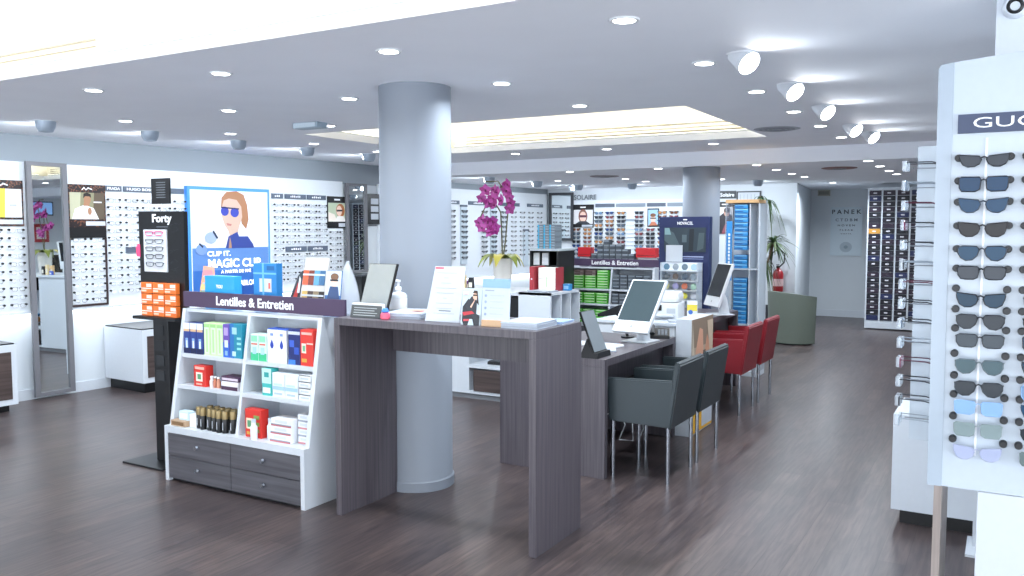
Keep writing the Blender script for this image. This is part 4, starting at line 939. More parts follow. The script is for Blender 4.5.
b = MB(); b.tube([(-2.3, 5.2, .22), (-2.34, 5.25, .28), (-2.28, 5.35, .3), (-2.24, 5.38, .2), (-2.3, 5.42, .08), (-2.25, 5.55, .05), (-2.28, 5.6, .25), (-2.22, 5.66, .27), (-2.24, 5.72, .1), (-2.3, 5.8, .01)], .004, M('#dfe2e6'), 6)
single('cable', b, 'loose white cable looping under the near desk', 'cable')
t = thing('side_cabinet', 'pale grey cabinet with ribbed front behind the face photo display', 'cabinet', (-2.46, 6.42, 0))
b = MB(); b.box(-.36, .27, -.22, .30, .03, .80, M('#dfe3e6', .4), .003); b.build('body', t)
for k in range(5):
    b = MB(); b.box(-.355+.124*k, -.24+.124*k, -.226, -.22, .06, .78, M('#d4d9de', .4)); b.build('front_slat', t)
b = MB(); b.box(-.35, .26, -.2, .29, 0, .03, BLACK); b.build('plinth', t)
b = MB(); b.box(-.38, .29, -.24, .32, .80, .825, WHITE, .003); b.build('top', t)
t = thing('printer', 'bulky white printer on the pale grey cabinet', 'printer', (-2.385, 6.54, .8255), R(8))
b = MB(); b.box(-.13, .13, -.13, .15, 0, .13, M('#d4d8dc', .4), .012); b.build('body', t)
b = MB(); b.box(-.115, .125, -.10, .14, .13, .215, M('#dde0e3', .4), .03); b.build('lid', t)
b = MB(); b.box(-.10, .0, -.136, -.128, .07, .115, BLACK); b.build('paper_slot', t)
b = MB(); b.box(-.10, .10, -.18, -.13, .03, .04, M('#d4d8dc')); b.build('tray', t)
b = MB(); b.box(.04, .11, -.132, -.129, .05, .09, M('#b0b6bc')); b.build('button_panel', t)
paper_stack('untidy white papers on the cabinet right of the printer', (-2.205, 6.31, .8255), R(25), .13, .16, .01, name='paper_stack', cat='papers')
b = MB(); b.box(-.04, .04, -.01, .01, 0, .14, M('#e8ecf0', .3)); b.box(-.04, .04, -.012, -.01, .06, .11, M('#e8d24a')); b.disc(-.012, .05, .018, .018, -.0125, M('#3f6fc0'), 14)
single('small_card', b, 'small card with yellow and blue dots by the printer', 'card', (-2.185, 6.62, .8255), R(12))

computer('white computer on the reception top behind the round pillar', (-4.74, 6.62, .9905), R(-75), R(-16), .40, .36, SCRB)
t = thing('bar_stool', 'black bar stool with chrome legs behind the round pillar', 'stool', (-5.22, 6.75, 0))
b = MB(); b.lathe([(.14, .70), (.17, .71), (.17, .75), (.15, .77)], (0,0,0), BLACK, 24); b.build('seat', t)
for k in range(4):
    a = PI/4+k*PI/2; b = MB(); b.tube([(.19*math.cos(a), .19*math.sin(a), 0), (.12*math.cos(a), .12*math.sin(a), .705)], .011, CHROME, 10); b.build('leg', t)
# ------------------------------------------------------------------ armchairs
def armchair(label, y, leather, x=0., group='leather armchairs along the desks'):
    t = thing('armchair', label, 'chair', (-1.92+x, y+.24, 0), 0, group)
    W, D = .235, .20
    b = MB(); b.box(-D, D-.02, -W+.03, W-.03, .355, .46, leather, .015); b.build('seat', t)
    for s in (-1, 1):
        b = MB(); y0, y1 = (s*W, s*(W-.035)); b.prism([(-D, .352), (D-.01, .345), (D+.02, .635), (-D-.02, .622)], 'y', min(y0, y1), max(y0, y1), leather)
        es = list(b.bm.edges); bmesh.ops.bevel(b.bm, geom=es, offset=.008, segments=2, affect='EDGES'); b.build('armrest', t)
    b = MB(); b.prism([(D-.03, .345), (D+.0, .335), (D+.058, .735), (D+.04, .752), (D+.02, .745)], 'y', -W, W, leather)
    es = list(b.bm.edges); bmesh.ops.bevel(b.bm, geom=es, offset=.008, segments=2, affect='EDGES'); b.build('backrest', t)
    for sx in (-1, 1):
        for sy in (-1, 1):
            b = MB(); b.tube([(sx*(D-.02), sy*(W-.02), 0), (sx*(D-.02), sy*(W-.02), .36)], .0125, CHROME, 12); b.build('leg', t)
    return t
g1 = armchair('grey leather armchair nearest the counter, chrome legs', 4.825, GREYLEATHER)
dup(g1, 'grey leather armchair second from the counter, before the photo display', (-1.92, 5.38+.24, 0))
r1 = armchair('red leather armchair just beyond the face photo display', 6.93, REDLEATHER, -.145)
dup(r1, 'red leather armchair furthest along the desks, by the green tub chair', (-2.065, 7.545+.24, 0))
# green tub chair
t = thing('tub_chair', 'olive green tub armchair in front of the fire extinguisher', 'chair', (-2.49, 11.82, 0), R(-22))
b = MB(); n = 28; outer, inner = [], []
OL = mat('olive_leather', '#626a60', .5, nscale=120, noise=.08)
rings = [[], [], [], []]
for k in range(n+1):
    a = R(-20) - R(225)*k/n
    a = R(200+ -1*0) + R(-0) + (R(225)*k/n) - R(65)
    hgt = .70 - .06*(1-math.sin(PI*k/n))
    ca, sa = math.cos(a), math.sin(a)
    rings[0].append((.33*ca, .30*sa, .02)); rings[1].append((.35*ca, .32*sa, hgt)); rings[2].append((.28*ca, .25*sa, hgt)); rings[3].append((.27*ca, .24*sa, .02))
vs = b.grid(rings, OL)
for e_ in (0, -1): b.cap([v[e_] for v in vs], OL)
b.build('shell', t)
b = MB(); b.lathe([(.25, .1), (.265, .2), (.265, .38), (.24, .42)], (0,0,0), OL, 28); b.build('seat', t)
b = MB(); b.lathe([(.25, 0), (.25, .1)], (0,0,0), BLACK, 24); b.build('base', t)

# ------------------------------------------------------------------ green lens boxes on the far shelf unit
FX, FY = -4.94, 9.83
def fbox(label, x0, x1, z, h_, cols, yy, group, dep=.12):
    b = MB(); w_ = x1-x0
    b.box(-w_/2, w_/2, 0, dep, 0, h_, M(cols[0]), .0015); b.box(-w_/2+.006, w_/2-.006, -.001, 0, h_*.62, h_*.92, M(cols[1])); b.box(w_*.18, w_/2-.006, -.0015, -.001, h_*.1, h_*.5, M(cols[2]))
    single('contact_lens_box', b, label, 'box', ((x0+x1)/2, yy, z), 0, group)
GR = ('#58b83c', '#d8f0c8', '#2f8a2a'); BRN = ('#5a4a48', '#7a6866', '#8f807c'); GY = ('#5b636b', '#79828a', '#464c54'); GYD = ('#454c55', '#8a949e', '#3a4048')
for ci in range(3):
    x0 = FX+.05+.172*ci
    for si, (z, nn, yy) in enumerate(((T1, 7 if ci != 1 else 7, .125), (T2, 4, .10), (T3, 5, .07))):
        for k in range(nn):
            br = si == 0 and ((ci == 0 and k >= 5) or (ci == 1 and k >= 5))
            fbox('%s flat lens box on the far shelf, %s shelf down, %s pile, %s up' % ('brown' if br else 'green', ORD[si], ORD[ci], ORD[k]), x0, x0+.15, z+.0335*k, .0325, BRN if br else GR, FY+yy-.005*(k % 2), 'green and brown boxes on the far shelf')
for ci in range(5):
    for si, (z, nn, yy) in enumerate(((T1, 4, .125), (T2, 3, .10))):
        for k in range(nn):
            fbox('grey lens carton on the far shelf right bay, %s shelf, %s pile, %s up' % (ORD[si], ORD[ci], ORD[k]), FX+.605+.104*ci, FX+.70+.104*ci, z+.0455*k, .0445, GY if (ci+k) % 2 else GYD, FY+yy, 'grey cartons in the far shelf right bay')
hts = [3, 5, 6, 5, 5, 4, 3]
for ci, nn in enumerate(hts):
    for k in range(nn):
        fbox('dark grey carton piled above the far plum sign, %s pile, %s up' % (ORD[ci], ORD[k]), FX+.27+.086*ci, FX+.352+.086*ci, 1.0505+.058*k, .057, GYD if (ci+k) % 3 else GY, FY+.20, 'dark grey cartons above the far sign', .1)
for lab, x0, x1 in (('red low box left of the dark grey carton pile', -4.87, -4.69), ('red long box right of the dark grey carton pile', -4.06, -3.80)):
    b = MB(); b.box(x0, x1, FY+.22, FY+.34, 1.18, 1.30, M('#c8202a'), .003); b.box(x0+.01, x1-.01, FY+.219, FY+.22, 1.2, 1.21, M('#8a141c')); b.box(x0+.02, x1-.02, FY+.24, FY+.32, 1.0505, 1.18, M('#d8dce2'))
    single('red_box', b, lab, 'box')

# round-topped black cabinet with stacks of lens packets
t = thing('display_cabinet', 'black open cabinet with pale rounded top under grey packets', 'cabinet', (-4.92, 9.4, 0))
b = MB(); b.box(-.195, -.175, -.2, .25, .0, 1.27, BLACK); b.box(.175, .195, -.2, .25, 0, 1.27, BLACK); b.box(-.175, .175, .22, .25, 0, 1.27, BLACK); b.box(-.07, -.055, -.18, .22, 0, 1.27, BLACK); b.box(.055, .07, -.18, .22, 0, 1.27, BLACK); b.box(-.175, .175, -.2, .22, 0, .1, BLACK); b.build('body', t)
b = MB(); b.prism([(-.205, .26), (-.205, -.19)] + [(-.205+.41*k/10, -.19-.04*math.sin(PI*k/10)) for k in range(1, 10)] + [(.205, -.19), (.205, .26)], 'z', 1.27, 1.295, M('#aeb6ba')); b.build('top', t)
for z in (.55, .85, 1.08):
    b = MB(); b.box(-.175, .175, -.18, .22, z, z+.015, BLACK); b.build('shelf', t)
for k in range(2):
    for j in range(9):
        b = MB(); b.box(-.045, .045, -.07, .07, 0, .016, M('#e6e8ea'), .001); b.box(-.04, .04, -.0705, -.07, .004, .01, M('#c0c6cc')); single('lens_packet', b, 'white packet in the black cabinet, %s pile, %s up' % (ORD[k], ORD[j]), 'packet', (-5.042+.12*k, 9.31, 1.0955+.0165*j), 0, 'white packets inside the black cabinet')
for k in range(3):
    for j in range(9):
        b = MB(); b.box(-.038, .038, -.09, .09, 0, .032, M('#727c84' if j % 2 else '#646e76'), .001); b.box(-.038, -.018, -.091, -.09, .003, .029, M('#2fa4cc')); b.box(-.01, .033, -.091, -.09, .008, .014, M('#aab2ba'))
        single('lens_packet', b, 'grey packet with cyan edge on the black cabinet, %s pile, %s up' % (ORD[k], ORD[j]), 'packet', (-5.0+.082*k, 9.35, 1.2955+.033*j), 0, 'grey packets with cyan edges')

# ------------------------------------------------------------------ navy lens stand
t = thing('lens_display_stand', 'navy blue stand with white lens shelves before the far pillar', 'display stand', (-2.935, 8.62, 0))
b = MB(); b.box(-.285, .26, 0, .10, 0, 1.668, NAVY, .004); b.build('board', t)
b = MB(); b.box(-.225, .225, -.006, 0, 1.30, 1.555, M('#2c3a44'))
art(b, [('p', [(-.225, 1.42), (-.08, 1.30), (-.02, 1.30), (-.12, 1.50), (-.225, 1.555)], M('#4a5c62')), ('p', [(.04, 1.31), (.09, 1.31), (.1, 1.54), (.05, 1.54)], M('#1b242c')), ('p', [(.13, 1.31), (.2, 1.34), (.21, 1.5), (.15, 1.5)], M('#46565c')), ('p', [(-.03, 1.40), (.02, 1.40), (.02, 1.48), (-.03, 1.48)], M('#53646c')), ('p', [(-.22, 1.48), (-.15, 1.48), (-.17, 1.55), (-.22, 1.55)], M('#7fa0a4'))], -.0065, .0004)
b.build('picture', t)
text('NOVACEL', .17, .032, 0, -.001, 1.60, LETTERW, t)
b = MB(); b.lathe([(.018, 0), (.024, .006), (.018, .012)], (0, -.002, 1.63), LETTERW, 16, caps=False); b.build('emblem', t)
b = MB(); b.box(-.06, .2, -.001, 0, 1.245, 1.255, M('#aeb8d8')); b.box(-.02, .2, -.001, 0, 1.225, 1.231, M('#8d9ac4')); b.build('small_lettering', t)
b = MB(); b.box(-.2, -.02, -.02, -.012, 1.195, 1.37, PAPER); b.build('paper_sheet', t)
b = MB(); b.box(-.21, -.195, -.16, 0, .30, 1.19, ACRYLB); b.box(.18, .195, -.16, 0, .30, 1.19, ACRYLB); b.box(-.21, .195, -.012, 0, .30, 1.19, M('#e4e9f0')); b.build('rack', t)
for k in range(8):
    b = MB(); b.box(-.21, .195, -.17, -.012, .40+.1*k, .41+.1*k, WHITE); b.build('shelf', t)
LC = ['#5d7f94', '#8a949c', '#6b7c88', '#a8c4d8', '#6d7780', '#84766e', '#647484', '#a4b4c0', '#e6e49a', '#bcb8e4', '#f08a6a', '#bce4cc', '#8fb4d8', '#3f62b0', '#e8e04a', '#d8dce4']
for r in range(4):
    for k in range(4):
        x = -2.935-.155+.098*k; z = .41+.1*(7-r)+.0005
        b = MB(); b.T = Matrix.Rotation(R(82), 4, 'X'); b.lathe([(0, .004), (.025, .003), (.033, 0), (.033, -.003), (.025, 0)], (0, .034, 0), M(LC[r*4+k], .15), 20, caps=False); b.box(-.02, .02, -.002, .003, -.008, .008, ACRYLB)
        single('sample_lens', b, '%s tinted sample lens on the navy stand, %s shelf down, %s across' % (('grey', 'dark', 'pastel', 'bright')[r], ORD[r], ORD[k]), 'lens', (x, 8.62-.12, z+.003), 0, 'tinted sample lenses on the navy stand')

# ------------------------------------------------------------------ clear tower of blue boxes
TXc, TYc = -2.40, 9.0
t = thing('acrylic_tower', 'clear and white display tower holding blue lens boxes', 'display stand', (TXc, TYc, 0))
b = MB(); b.box(-.18, .18, -.14, .16, 0, .05, WHITE); b.build('base', t)
b = MB(); b.box(-.18, .18, .14, .16, .05, 1.84, WHITE); b.build('back_panel', t)
b = MB(); b.box(.165, .18, -.14, .14, .05, 1.80, ACRYLB); b.build('side_panel', t)
b = MB(); b.box(-.18, -.172, -.14, .14, .05, 1.80, ACRYL); b.build('side_panel', t)
b = MB(); b.box(.072, .08, -.14, .14, .05, 1.80, WHITE); b.build('divider', t)
b = MB(); b.box(-.18, .165, -.145, .16, 1.81, 1.845, M('#c9a070', .5), .003); b.build('cap', t)
b = MB(); b.box(-.165, -.105, -.148, -.14, 1.0, 1.62, M('#2e86c8')); s_ = b.build('sign_strip', t)
b = MB()
for k in range(9): b.box(-.145, -.125, -.149, -.148, 1.18+.036*k, 1.205+.036*k, LETTERW)
b.build('small_lettering', s_)
for z in (.55, 1.13):
    b = MB(); b.box(-.17, .165, -.13, .14, z-.015, z, ACRYLB); b.build('shelf', t)
BL = ('#2a86c4', '#8cc8ea', '#1f5f98')
zz = [.55+.048*k for k in range(10)] + [1.13+.048*k for k in range(14)]
for k, z in enumerate(zz):
    if k in (13,): continue
    b = MB(); b.box(-.07, .07, 0, .14, 0, .043, M(BL[0] if k % 3 else '#2478b4'), .0015); b.box(-.064, .064, -.001, 0, .03, .037, M(BL[1])); b.box(-.07, .02, -.001, 0, .008, .022, M(BL[2]))
    up = k if k < 10 else k-10
    single('contact_lens_box', b, 'blue lens box in the clear tower, %s compartment, %s up' % ('lower' if k < 10 else 'upper', ORD[up]), 'box', (TXc-.02, TYc-.12, z+.0005), 0, 'blue boxes in the clear tower')

# ------------------------------------------------------------------ sunglasses wall at the back
YB = 13.3
b = MB(); b.box(-6.98, -4.25, YB-.03, YB, .5, 2.02, PANEL); b.box(-6.98, -4.25, YB-.05, YB, .48, .5, WHITE); single('display_board', b, 'wide white board of sunglasses on the back wall', 'display panel')
t = thing('wall_lettering', 'dark capital letters high on the back wall above sunglasses', 'sign', (-6.30, YB-.03, 2.075))
text('SOLAIRE', .42, .085, 0, 0, 0, mat('grey_lettering', '#6d747c', .5), t, 'letters')
t = thing('framed_mirror', 'dark framed mirror in the back corner beside the lettering', 'mirror', (-6.735, YB-.06, 1.75))
b = MB(); b.box(-.235, -.19, -.03, 0, -.42, .41, DKGREY); b.box(.19, .235, -.03, 0, -.42, .41, DKGREY); b.box(-.19, .19, -.03, 0, .365, .41, DKGREY); b.box(-.19, .19, -.03, 0, -.42, -.375, DKGREY); b.build('frame', t)
b = MB(); b.box(-.19, .19, -.012, -.004, -.375, .365, MIRROR); b.build('mirror_glass', t)
t = thing('display_poster', 'portrait with black header over the first sunglasses columns', 'poster', (-6.33, YB-.031, 1.75), 0, 'posters on the back wall')
b = MB(); b.box(-.2, .2, -.012, 0, -.19, .2, BLACK); b.build('board', t)
b = MB(); b.box(-.185, .185, -.014, -.012, -.13, .11, M('#e2e0e2')); art(b, [('e', 0, .0, .085, .12, M('#8a5a4a')), ('e', 0, -.01, .062, .09, SKL), ('p', [(-.07, .02), (.07, .02), (.06, -.02), (-.06, -.02)], M('#5a2a3a')), ('p', [(-.14, -.13), (-.06, -.08), (.06, -.08), (.14, -.13)], M('#30343c'))], -.0145); b.build('picture', t)
b = MB(); b.box(-.05, .05, -.0135, -.012, .145, .165, LETTERW); b.build('small_lettering', t)
b = MB(); b.box(-.02, .18, -.014, -.012, -.18, -.145, PAPER); b.build('label_card', t)
t = thing('display_poster', 'small black edged photo within the sunglasses columns', 'poster', (-5.06, YB-.031, 1.72), 0, 'posters on the back wall')
b = MB(); b.box(-.1, .1, -.012, 0, -.15, .15, BLACK); b.build('board', t)
b = MB(); b.box(-.085, .085, -.014, -.012, -.13, .13, M('#9fc4e2')); art(b, [('e', .0, -.02, .045, .06, SKL), ('p', [(-.05, .0), (.05, .0), (.05, -.02), (-.05, -.02)], M('#2a2d34')), ('p', [(-.07, -.13), (-.03, -.07), (.04, -.07), (.08, -.13)], M('#c87a5a')), ('e', .0, .04, .05, .03, M('#7a5034'))], -.0145); b.build('picture', t)
for k, (x0, x1) in enumerate(((-6.1, -5.75), (-5.72, -5.2), (-5.17, -4.85), (-4.82, -4.3))):
    header('slate strip over the back sunglasses wall, %s from the corner' % ORD[k], x0, x1, 1.90, 1.96, '', 'back', YB-.031, m=STRIP if k % 2 == 0 else M('#7f8b98'))
SC = [-6.45, -6.24, -6.03, -5.83, -5.62, -5.30, -5.10, -4.90, -4.70]
SZ = rows(1.80, 12, .0695)
for i, x in enumerate(SC):
    for j, z in enumerate(SZ):
        if i < 2 and z > 1.54: continue
        if i == 6 and z > 1.54: continue
        wall_glasses(SUNGL[(i*3+j*2+int(random.random()*3)) % 8], 'sunglasses on the back wall, %s row down, %s column from the corner mirror' % (ORD[j], ORD[i]), (x, YB-.062, z), 0, 'sunglasses on the back wall', 'sunglasses')
b = MB(); b.box(-.09, .09, -.012, 0, 1.12, 1.70, M('#dfe6ec')); b.box(-.09, .09, -.016, -.012, 1.66, 1.70, M('#8d9aa6'))
for k in range(7): b.box(-.07, .07, -.03, -.012, 1.2+.065*k, 1.205+.065*k, ACRYLB)
single('column_display', b, 'pale grey column dividing the back sunglasses wall', 'display', (-5.46, YB-.031, 0))
# right part of the back wall
header('dark sign right of the far pillar with white word', -3.985, -3.71, 2.01, 2.13, 'Solaire', 'back', YB-.002, m=DKGREY)
t = thing('display_poster', 'poster of a figure in dark clothes right of the far pillar', 'poster', (-3.88, YB-.002, 1.72), 0, 'posters on the back wall')
b = MB(); b.box(-.14, .14, -.012, 0, -.26, .24, M('#dfe0e4')); b.build('board', t)
b = MB(); b.box(-.14, .14, -.014, -.012, .16, .24, BLACK); art(b, [('p', [(-.12, -.26), (-.1, .0), (.02, .1), (.12, .02), (.13, -.26)], M('#2f2c34')), ('e', .03, .08, .05, .07, M('#b48a78')), ('e', .035, .11, .05, .045, M('#3a2a24')), ('p', [(-.05, -.26), (.03, -.05), (.06, -.05), (.0, -.26)], M('#8a4a54'))], -.0145); b.build('picture', t)
b = MB(); b.box(-.05, .05, -.0155, -.014, .19, .21, LETTERW); b.build('small_lettering', t)
t = thing('framed_notice', 'dark framed white notice board on the back wall by the plant', 'notice board', (-3.51, YB-.002, 2.03))
b = MB(); b.box(-.19, .19, -.02, 0, -.14, .09, DKGREY, .002); b.build('frame', t)
b = MB(); b.box(-.165, .165, -.022, -.02, -.12, .07, PAPER)
for k in range(5): b.box(-.13+.055*k, -.125+.055*k, -.023, -.022, -.1, .04, MIDGREY)
b.build('sheet', t)

# fire extinguisher
t = thing('fire_extinguisher', 'red fire extinguisher with black hose hung on the back wall', 'fire extinguisher', (-3.02, YB-.10, .58))
b = MB(); b.lathe([(.06, 0), (.075, .01), (.078, .03), (.078, .27), (.06, .32), (.025, .35), (.025, .37)], (0,0,0), M('#8f1a22', .35), 28); b.build('cylinder', t)
b = MB(); b.lathe([(.0788, .09), (.0788, .2)], (0,0,0), M('#c8a8a8'), 28, caps=False); b.build('paper_label', t)
b = MB(); b.box(-.02, .02, -.06, .03, .37, .395, BLACK, .003); b.box(-.015, .015, -.08, .03, .405, .42, BLACK, .003); b.build('lever', t)
b = MB(); b.tube([(.02, -.02, .38), (.09, -.03, .45), (.10, -.03, .58), (.02, -.03, .66), (-.08, -.03, .60), (-.10, -.04, .45), (-.09, -.05, .30), (-.085, -.06, .2)], .011, BLACK, 8); b.build('hose', t)
b = MB(); b.box(-.05, .05, .075, .10, .1, .3, DKGREY); b.build('bracket', t)
# tall palm-like plant
t = thing('potted_dracaena', 'tall spiky leaved plant in a dark pot by the back wall', 'plant', (-3.12, 12.75, 0))
b = MB(); b.lathe([(.13, 0), (.15, .03), (.18, .36), (.185, .4), (.165, .4), (.16, .36)], (0,0,0), DKGREY, 24); b.build('pot', t)
b = MB(); b.lathe([(0, .37), (.165, .365)], (0,0,0), M('#3a2e24', .9), 18, caps=False); b.build('soil', t)
TR = M('#6d5c48', .8)
trunks = [[(0, 0, .37), (-.02, .02, .8), (.07, -.03, 1.1), (.14, -.06, 1.34)], [(-.05, .03, .37), (-.1, .03, 1.0), (-.12, .02, 1.6), (-.08, 0, 2.02)], [(-.1, .02, 1.5), (.0, -.02, 1.85), (.05, -.04, 1.95)]]
for tr in trunks:
    b = MB(); b.tube(tr, .014, TR, 7); b.build('trunk', t)
LG = [M('#2f4a30', .5), M('#46603e', .5), M('#5c6a48', .5)]
def tuft(c0, n, L_, droop, seed):
    rnd = random.Random(seed)
    for k in range(n):
        a = rnd.uniform(0, 2*PI); el = rnd.uniform(-.5, 1.2); ll = L_*rnd.uniform(.7, 1.1); b = MB(); rws = []
        for i in range(7):
            s = i/6; h_ = ll*s*math.cos(el)+.0; p = Vector((c0[0]+h_*math.cos(a), c0[1]+min(.42-.0, h_*math.sin(a))*.9, c0[2]+ll*s*math.sin(el)-droop*s*s))
            hw = .019*(1-s*.9)+.001; sd = Vector((-math.sin(a), math.cos(a), 0))*hw
            rws.append([p-sd, p+Vector((0, 0, -.004)), p+sd])
        b.grid(rws, LG[k % 3]); b.build('leaf', t)
tuft((.14, -.06, 1.34), 64, .36, .22, 3); tuft((-.08, 0, 2.0), 14, .26, .45, 5); tuft((.05, -.04, 1.95), 14, .28, .5, 8); tuft((-.02, .0, 1.12), 30, .26, .42, 9)

# things on the right wall that the tall mirror shows
t = thing('framed_picture', 'red framed picture on the right wall, seen in the tall mirror', 'picture', (.598, 9.35, 1.57), R(90))
t.rotation_euler.z = R(-90)
b = MB(); b.box(-.15, .15, -.025, 0, -.17, .17, M('#a8262e'), .004); b.build('frame', t)
b = MB(); b.box(-.09, .09, -.027, -.025, -.11, .11, M('#e4dcd8')); b.disc(0, 0, .05, .06, -.0276, M('#8d5a50'), 16); b.build('picture', t)
t = thing('wall_screen', 'pale blue screen high on the right wall, seen in the tall mirror', 'screen', (.598, 9.30, 2.02), R(-90))
b = MB(); b.box(-.3, .22, -.03, 0, -.12, .14, DKGREY, .003); b.build('casing', t)
b = MB(); b.box(-.28, .20, -.032, -.03, -.10, .12, mat('blue_screen', '#7fa8dc', .3, emit=.5)); b.build('screen', t)
# eye chart
t = thing('eye_chart', 'pale glass eye chart with rows of shrinking letters', 'eye chart', (-2.45, 15.69, 1.49))
b = MB(); b.box(-.26, .26, -.012, 0, -.42, .42, mat('chart_glass', '#cfdce4', .25)); b.build('panel', t)
CL = mat('chart_letter', '#3f4a56', .5)
text('P A N E K', .48, .075, 0, -.0125, .34, CL, t)
text('C T D B M', .36, .05, 0, -.0125, .20, mat('chart_letter2', '#66727e', .5), t)
text('H O V E N', .28, .034, 0, -.0125, .105, CL, t)
text('F L E A B', .21, .024, 0, -.0125, .025, CL, t)
text('D N P T R', .17, .018, 0, -.0125, -.04, CL, t)
b = MB(); b.disc(0, -.27, .1, .09, -.0125, M('#aebcc6'), 24); b.disc(0, -.27, .035, .03, -.0135, M('#8fa0ac'), 16); b.build('star_mark', t)
b = MB(); b.box(-.1, .1, -.06, 0, -.05, .05, M('#aaa89c', .6), .004); b.box(-.085, .085, -.061, -.06, -.03, .03, M('#86857c')); single('exit_box', b, 'small beige box high on the eye chart wall', 'wall box', (-2.83, 15.7, 2.16))

# tall cabinet of dark lens drawers
t = thing('drawer_cabinet', 'tall white cabinet of dark labelled drawers right of eye chart', 'cabinet', (-1.885, 14.0, 0))
NCOL = 4; Wc = .195; Hc0, Hc1, NR = .14, 2.12, 24
b = MB(); b.box(0, NCOL*Wc+.03, 0, .45, .02, 2.16, WHITE)
b.box(0, NCOL*Wc+.03, -.02, 0, .02, Hc0-.01, WHITE); b.box(0, NCOL*Wc+.03, -.02, 0, Hc1+.005, 2.16, WHITE)
for k in range(NCOL+1): b.box(k*Wc, k*Wc+.02, -.02, 0, Hc0-.01, Hc1+.005, WHITE)
b.build('body', t)
DRK = [M('#1c1a26', .4), M('#2a2030', .4), M('#141620', .4), M('#1e2850', .4)]
ph = (Hc1-Hc0)/NR
for ci in range(NCOL):
    for r in range(NR):
        z = Hc0+ph*r; x0 = ci*Wc+.022; b = MB()
        dm = DRK[(r*5+ci*3) % 3] if (r*7+ci*5) % 11 else DRK[3]
        if ci == 0 and r == NR-8: dm = M('#c08a3a')
        b.box(x0, x0+Wc-.03, -.018, .02, z+.004, z+ph-.004, dm)
        if (r+ci) % 9: b.box(x0+.055, x0+.105, -.0195, -.018, z+.03, z+.05, M('#d8d6dc'))
        d = b.build('drawer', t)
        if ci == 0 and r == NR-8: d['label'] = 'ochre drawer'

# ------------------------------------------------------------------ sunglasses board at the right
BX = -.074; YP = 2.95
t = thing('sunglasses_board', 'large white sunglasses board on a wood leg at right edge', 'display board', (0, YP, 0))
pts = [(-.198, .741), (.5, .741), (.5, 2.09), (.3, 2.085), (.15, 2.078), (.05, 2.072), (-.07, 2.061), (-.15, 2.054), (-.192, 2.048), (-.2, 2.045), (-.206, 2.034)]
b = MB(); b.prism(pts, 'y', 0, .03, mat('board_white', '#bfc9d2', .22)); b.build('panel', t)
b = MB(); b.prism([(-.198, .741), (-.158, .741), (-.164, 2.052), (-.192, 2.048), (-.2, 2.045), (-.206, 2.034)], 'y', -.006, 0, mat('board_edge', '#a8b4bf', .2)); b.build('edge_strip', t)
b = MB(); b.box(-.148, .5, -.008, 0, 1.836, 1.893, M('#3f4963')); hd = b.build('header_strip', t)
text('GUCCI', .238, .031, .012, -.009, 1.866, LETTERW, hd, bold=.0)
b = MB(); b.box(-.179, -.157, -.0, .37, 0, .742, wood('leg_wood', '#8a7f79', '#a3978f', .5)); b.build('leg', t)
b = MB(); b.box(-.058, .5, -.002, .5, 0, .739, WHITE, .002); b.build('cabinet', t)
for xs in (BX+.005, BX+.181):
    b = MB(); b.box(xs-.003, xs+.003, -.004, 0, .85, 1.82, mat('rail_clear', '#f0f4f8', .1)); b.build('rail', t)
py = [161, 184, 205, 229, 252, 272, 299, 320, 339, 364, 386, 405, 427, 450]
zs = [1.750, 1.681, 1.617, 1.545, 1.475, 1.415, 1.332, 1.268, 1.209, 1.131, 1.063, 1.004, .936, .864]
styles = [('cat', '#23262c', '#474e59'), ('square', '#22262e', '#1f4f78'), ('cat', '#3a4654', '#28587f'), ('cat', '#2a2528', '#343133'), ('aviator', '#3a4048', '#2b5a7c'), ('rect', '#1d2026', '#555b64'), ('cat', '#20262e', '#1c4a66'), ('aviator', '#2a2c32', '#3f464e'), ('rect', '#33383e', '#56616a'), ('aviator', '#5c6a70', '#5a7880'), ('aviator', '#2c3238', '#3c444c'), ('square', '#8fb4dc', '#8fb8e4'), ('square', '#8d9a9c', '#8a9c9c'), ('cat', '#aab0cc', '#b4bcd8')]
desc = ['slim grey cat eye', 'square blue lens', 'blue cat eye', 'brown black cat eye', 'blue pilot shaped', 'grey rectangular', 'teal blue winged', 'dark grey pilot shaped', 'narrow smoke grey', 'green grey pilot shaped', 'charcoal pilot shaped', 'pale blue gradient', 'pale sage green', 'pale lilac']
for col_ in range(2):
    for k in range(14):
        kd, fc, lc = styles[k] if col_ == 0 else styles[(k*5+3) % 14]
        x = BX + .011*k/13 + (.176 if col_ else 0); z = zs[k]
        lab = ('%s sunglasses on the white board, %s from the top' % (desc[k], ORD[k])) if not col_ else 'sunglasses cut off by the picture edge on the white board, %s from the top' % ORD[k]
        NG[1] += 1
        s = thing('sunglasses', lab, 'sunglasses', (x, YP-.035, z), 0, 'sunglasses on the white board')
        w_, h_ = .056, (.043 if kd != 'rect' else .038)
        if k == 0: h_ = .036
        fm2 = mat('board_frame_'+fc[1:], fc, .3); lm2 = mat('board_lens_'+lc[1:], tuple(c*.5 for c in lin(lc)), .12, spec=.25)
        if k >= 11 and not col_: lm2 = mat('board_pale_lens_'+lc[1:], lc, .08, alpha=.72, noise=0)
        b = MB(); glasses_mesh(b, kd, fm2, None, .0022 if k < 11 else .0012, w_, h_, .014, .030); b.build('frame', s)
        for sgn in (-1, 1):
            b = MB(); o = [(sgn*(xx+w_/2+.007), zz_) for xx, zz_ in lens_outline(kd, w_, h_)]; b.prism(o, 'y', -.0012, .0012, lm2); b.build('lens', s)
        kz = z + (.012 if k < 6 else .034)
        for sgn in (-1, 1):
            b = MB(); b.T = Matrix.Translation((x+sgn*.068, 0, kz)) @ Matrix.Rotation(R(90), 4, 'X'); b.lathe([(.011, 0), (.011, .02), (.009, .024)], (0,0,0), BLACK, 18); b.build('peg', t)
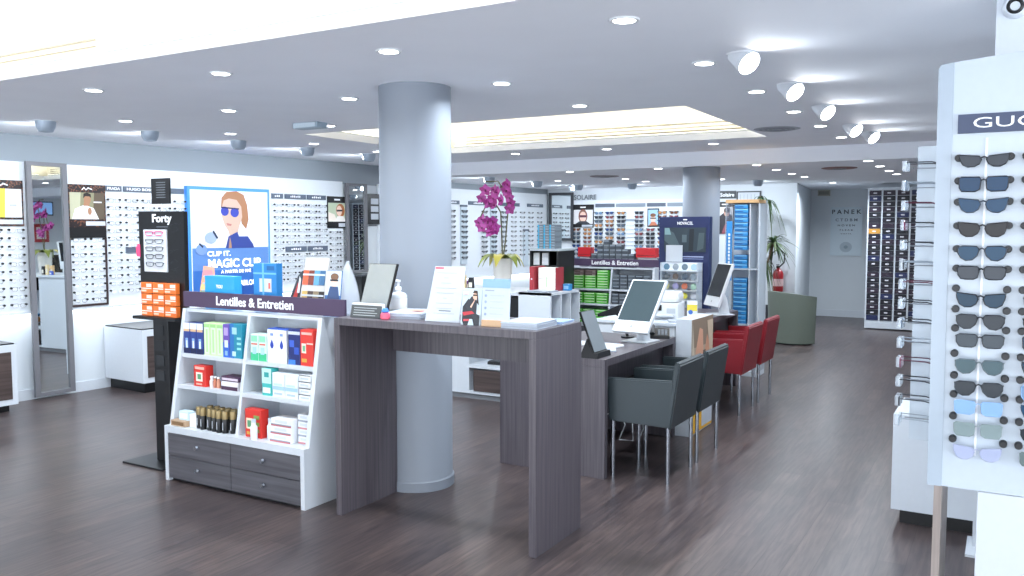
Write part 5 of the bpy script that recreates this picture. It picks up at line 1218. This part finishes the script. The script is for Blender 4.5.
# edge-on rack behind the board
t = thing('eyeglass_rack', 'clear rack of eyeglasses seen edge on behind the white board', 'display rack', (-.42, 4.55, 0))
b = MB(); b.box(.02, .345, .06, .072, .50, 1.945, mat('rack_acrylic', '#dce6ee', .2, alpha=.7, noise=0)); b.build('panel', t)
b = MB(); b.box(.315, .345, .05, .08, 0, .5, WHITE); b.box(.29, .345, -.08, .2, 0, .012, WHITE); b.build('foot', t)
RZ = [1.84-.0945*k for k in range(14)]
for k, z in enumerate(RZ):
    b = MB(); b.tube([(.0, .045, z), (.20, .055, z-.002)], .003, MIDGREY, 6); b.build('peg_bar', t)
for k, z in enumerate(RZ):
    NG[0] += 1
    s = thing('eyeglasses', 'clear eyeglasses hung edge on in the rack, %s from the top' % ORD[k], 'eyeglasses', (-.435, 4.52, z+.006), R(-90), 'eyeglasses in the edge on rack')
    cc = ('#dfe6ec', '#7a8a9c', '#c9d4de', '#8a3a5a', '#dfe6ec', '#2a2d34', '#d0dae4')[k % 7]
    b = MB(); glasses_mesh(b, ('rect', 'square', 'round')[k % 3], mat('rack_frame_%d' % (k % 7), cc, .3), CLEARL, .003, .054, .044, .016, .145, tm=mat('rack_temple_%d' % (k % 4), ('#3a3d42', '#9aa4ae', '#5a2a3a', '#20242c')[k % 4], .4)); b.build('frame', s)
    for sgn in (-1, 1):
        b = MB(); b.box(sgn*.02, sgn*.05, -.02, .006, -.024, .024, ACRYL, .002); b.build('lens_cover', s)
t = thing('white_base_cabinet', 'low white cabinet on the floor behind the wood leg', 'cabinet', (-.49, 4.78, 0))
b = MB(); b.box(0, .42, 0, .50, .08, .585, WHITE, .003); b.build('body', t)
b = MB(); b.box(.04, .42, .05, .46, 0, .08, BLACK); b.build('plinth', t)
assert NG[0] <= 300 and NG[1] <= 300, NG
print('glasses', NG, 'objects', len(bpy.data.objects))

# ------------------------------------------------------------------ daylight, camera, colour
wd = bpy.data.worlds.new('daylight'); S.world = wd; wd.use_nodes = True
bg = wd.node_tree.nodes['Background']; bg.inputs[0].default_value = (.84, .91, 1.0, 1); bg.inputs[1].default_value = 3.6
cam = bpy.data.cameras.new('camera'); cam.sensor_width = 36; cam.sensor_fit = 'HORIZONTAL'; cam.lens = 36*851/1024; cam.clip_start = .05
co = bpy.data.objects.new('camera', cam); COL.objects.link(co)
co.location = (0, 0, 1.55); co.rotation_euler = (R(90-4.0333), 0, R(30.2763)); S.camera = co
S.view_settings.view_transform = 'Standard'; S.view_settings.look = 'None'; S.view_settings.exposure = 0.53; S.view_settings.gamma = 1
S.view_settings.use_curve_mapping = False
S.cycles.use_denoising = True
S.cycles.max_bounces = 10; S.cycles.diffuse_bounces = 5; S.cycles.glossy_bounces = 4; S.cycles.transparent_max_bounces = 16
S.cycles.sample_clamp_indirect = 6.0
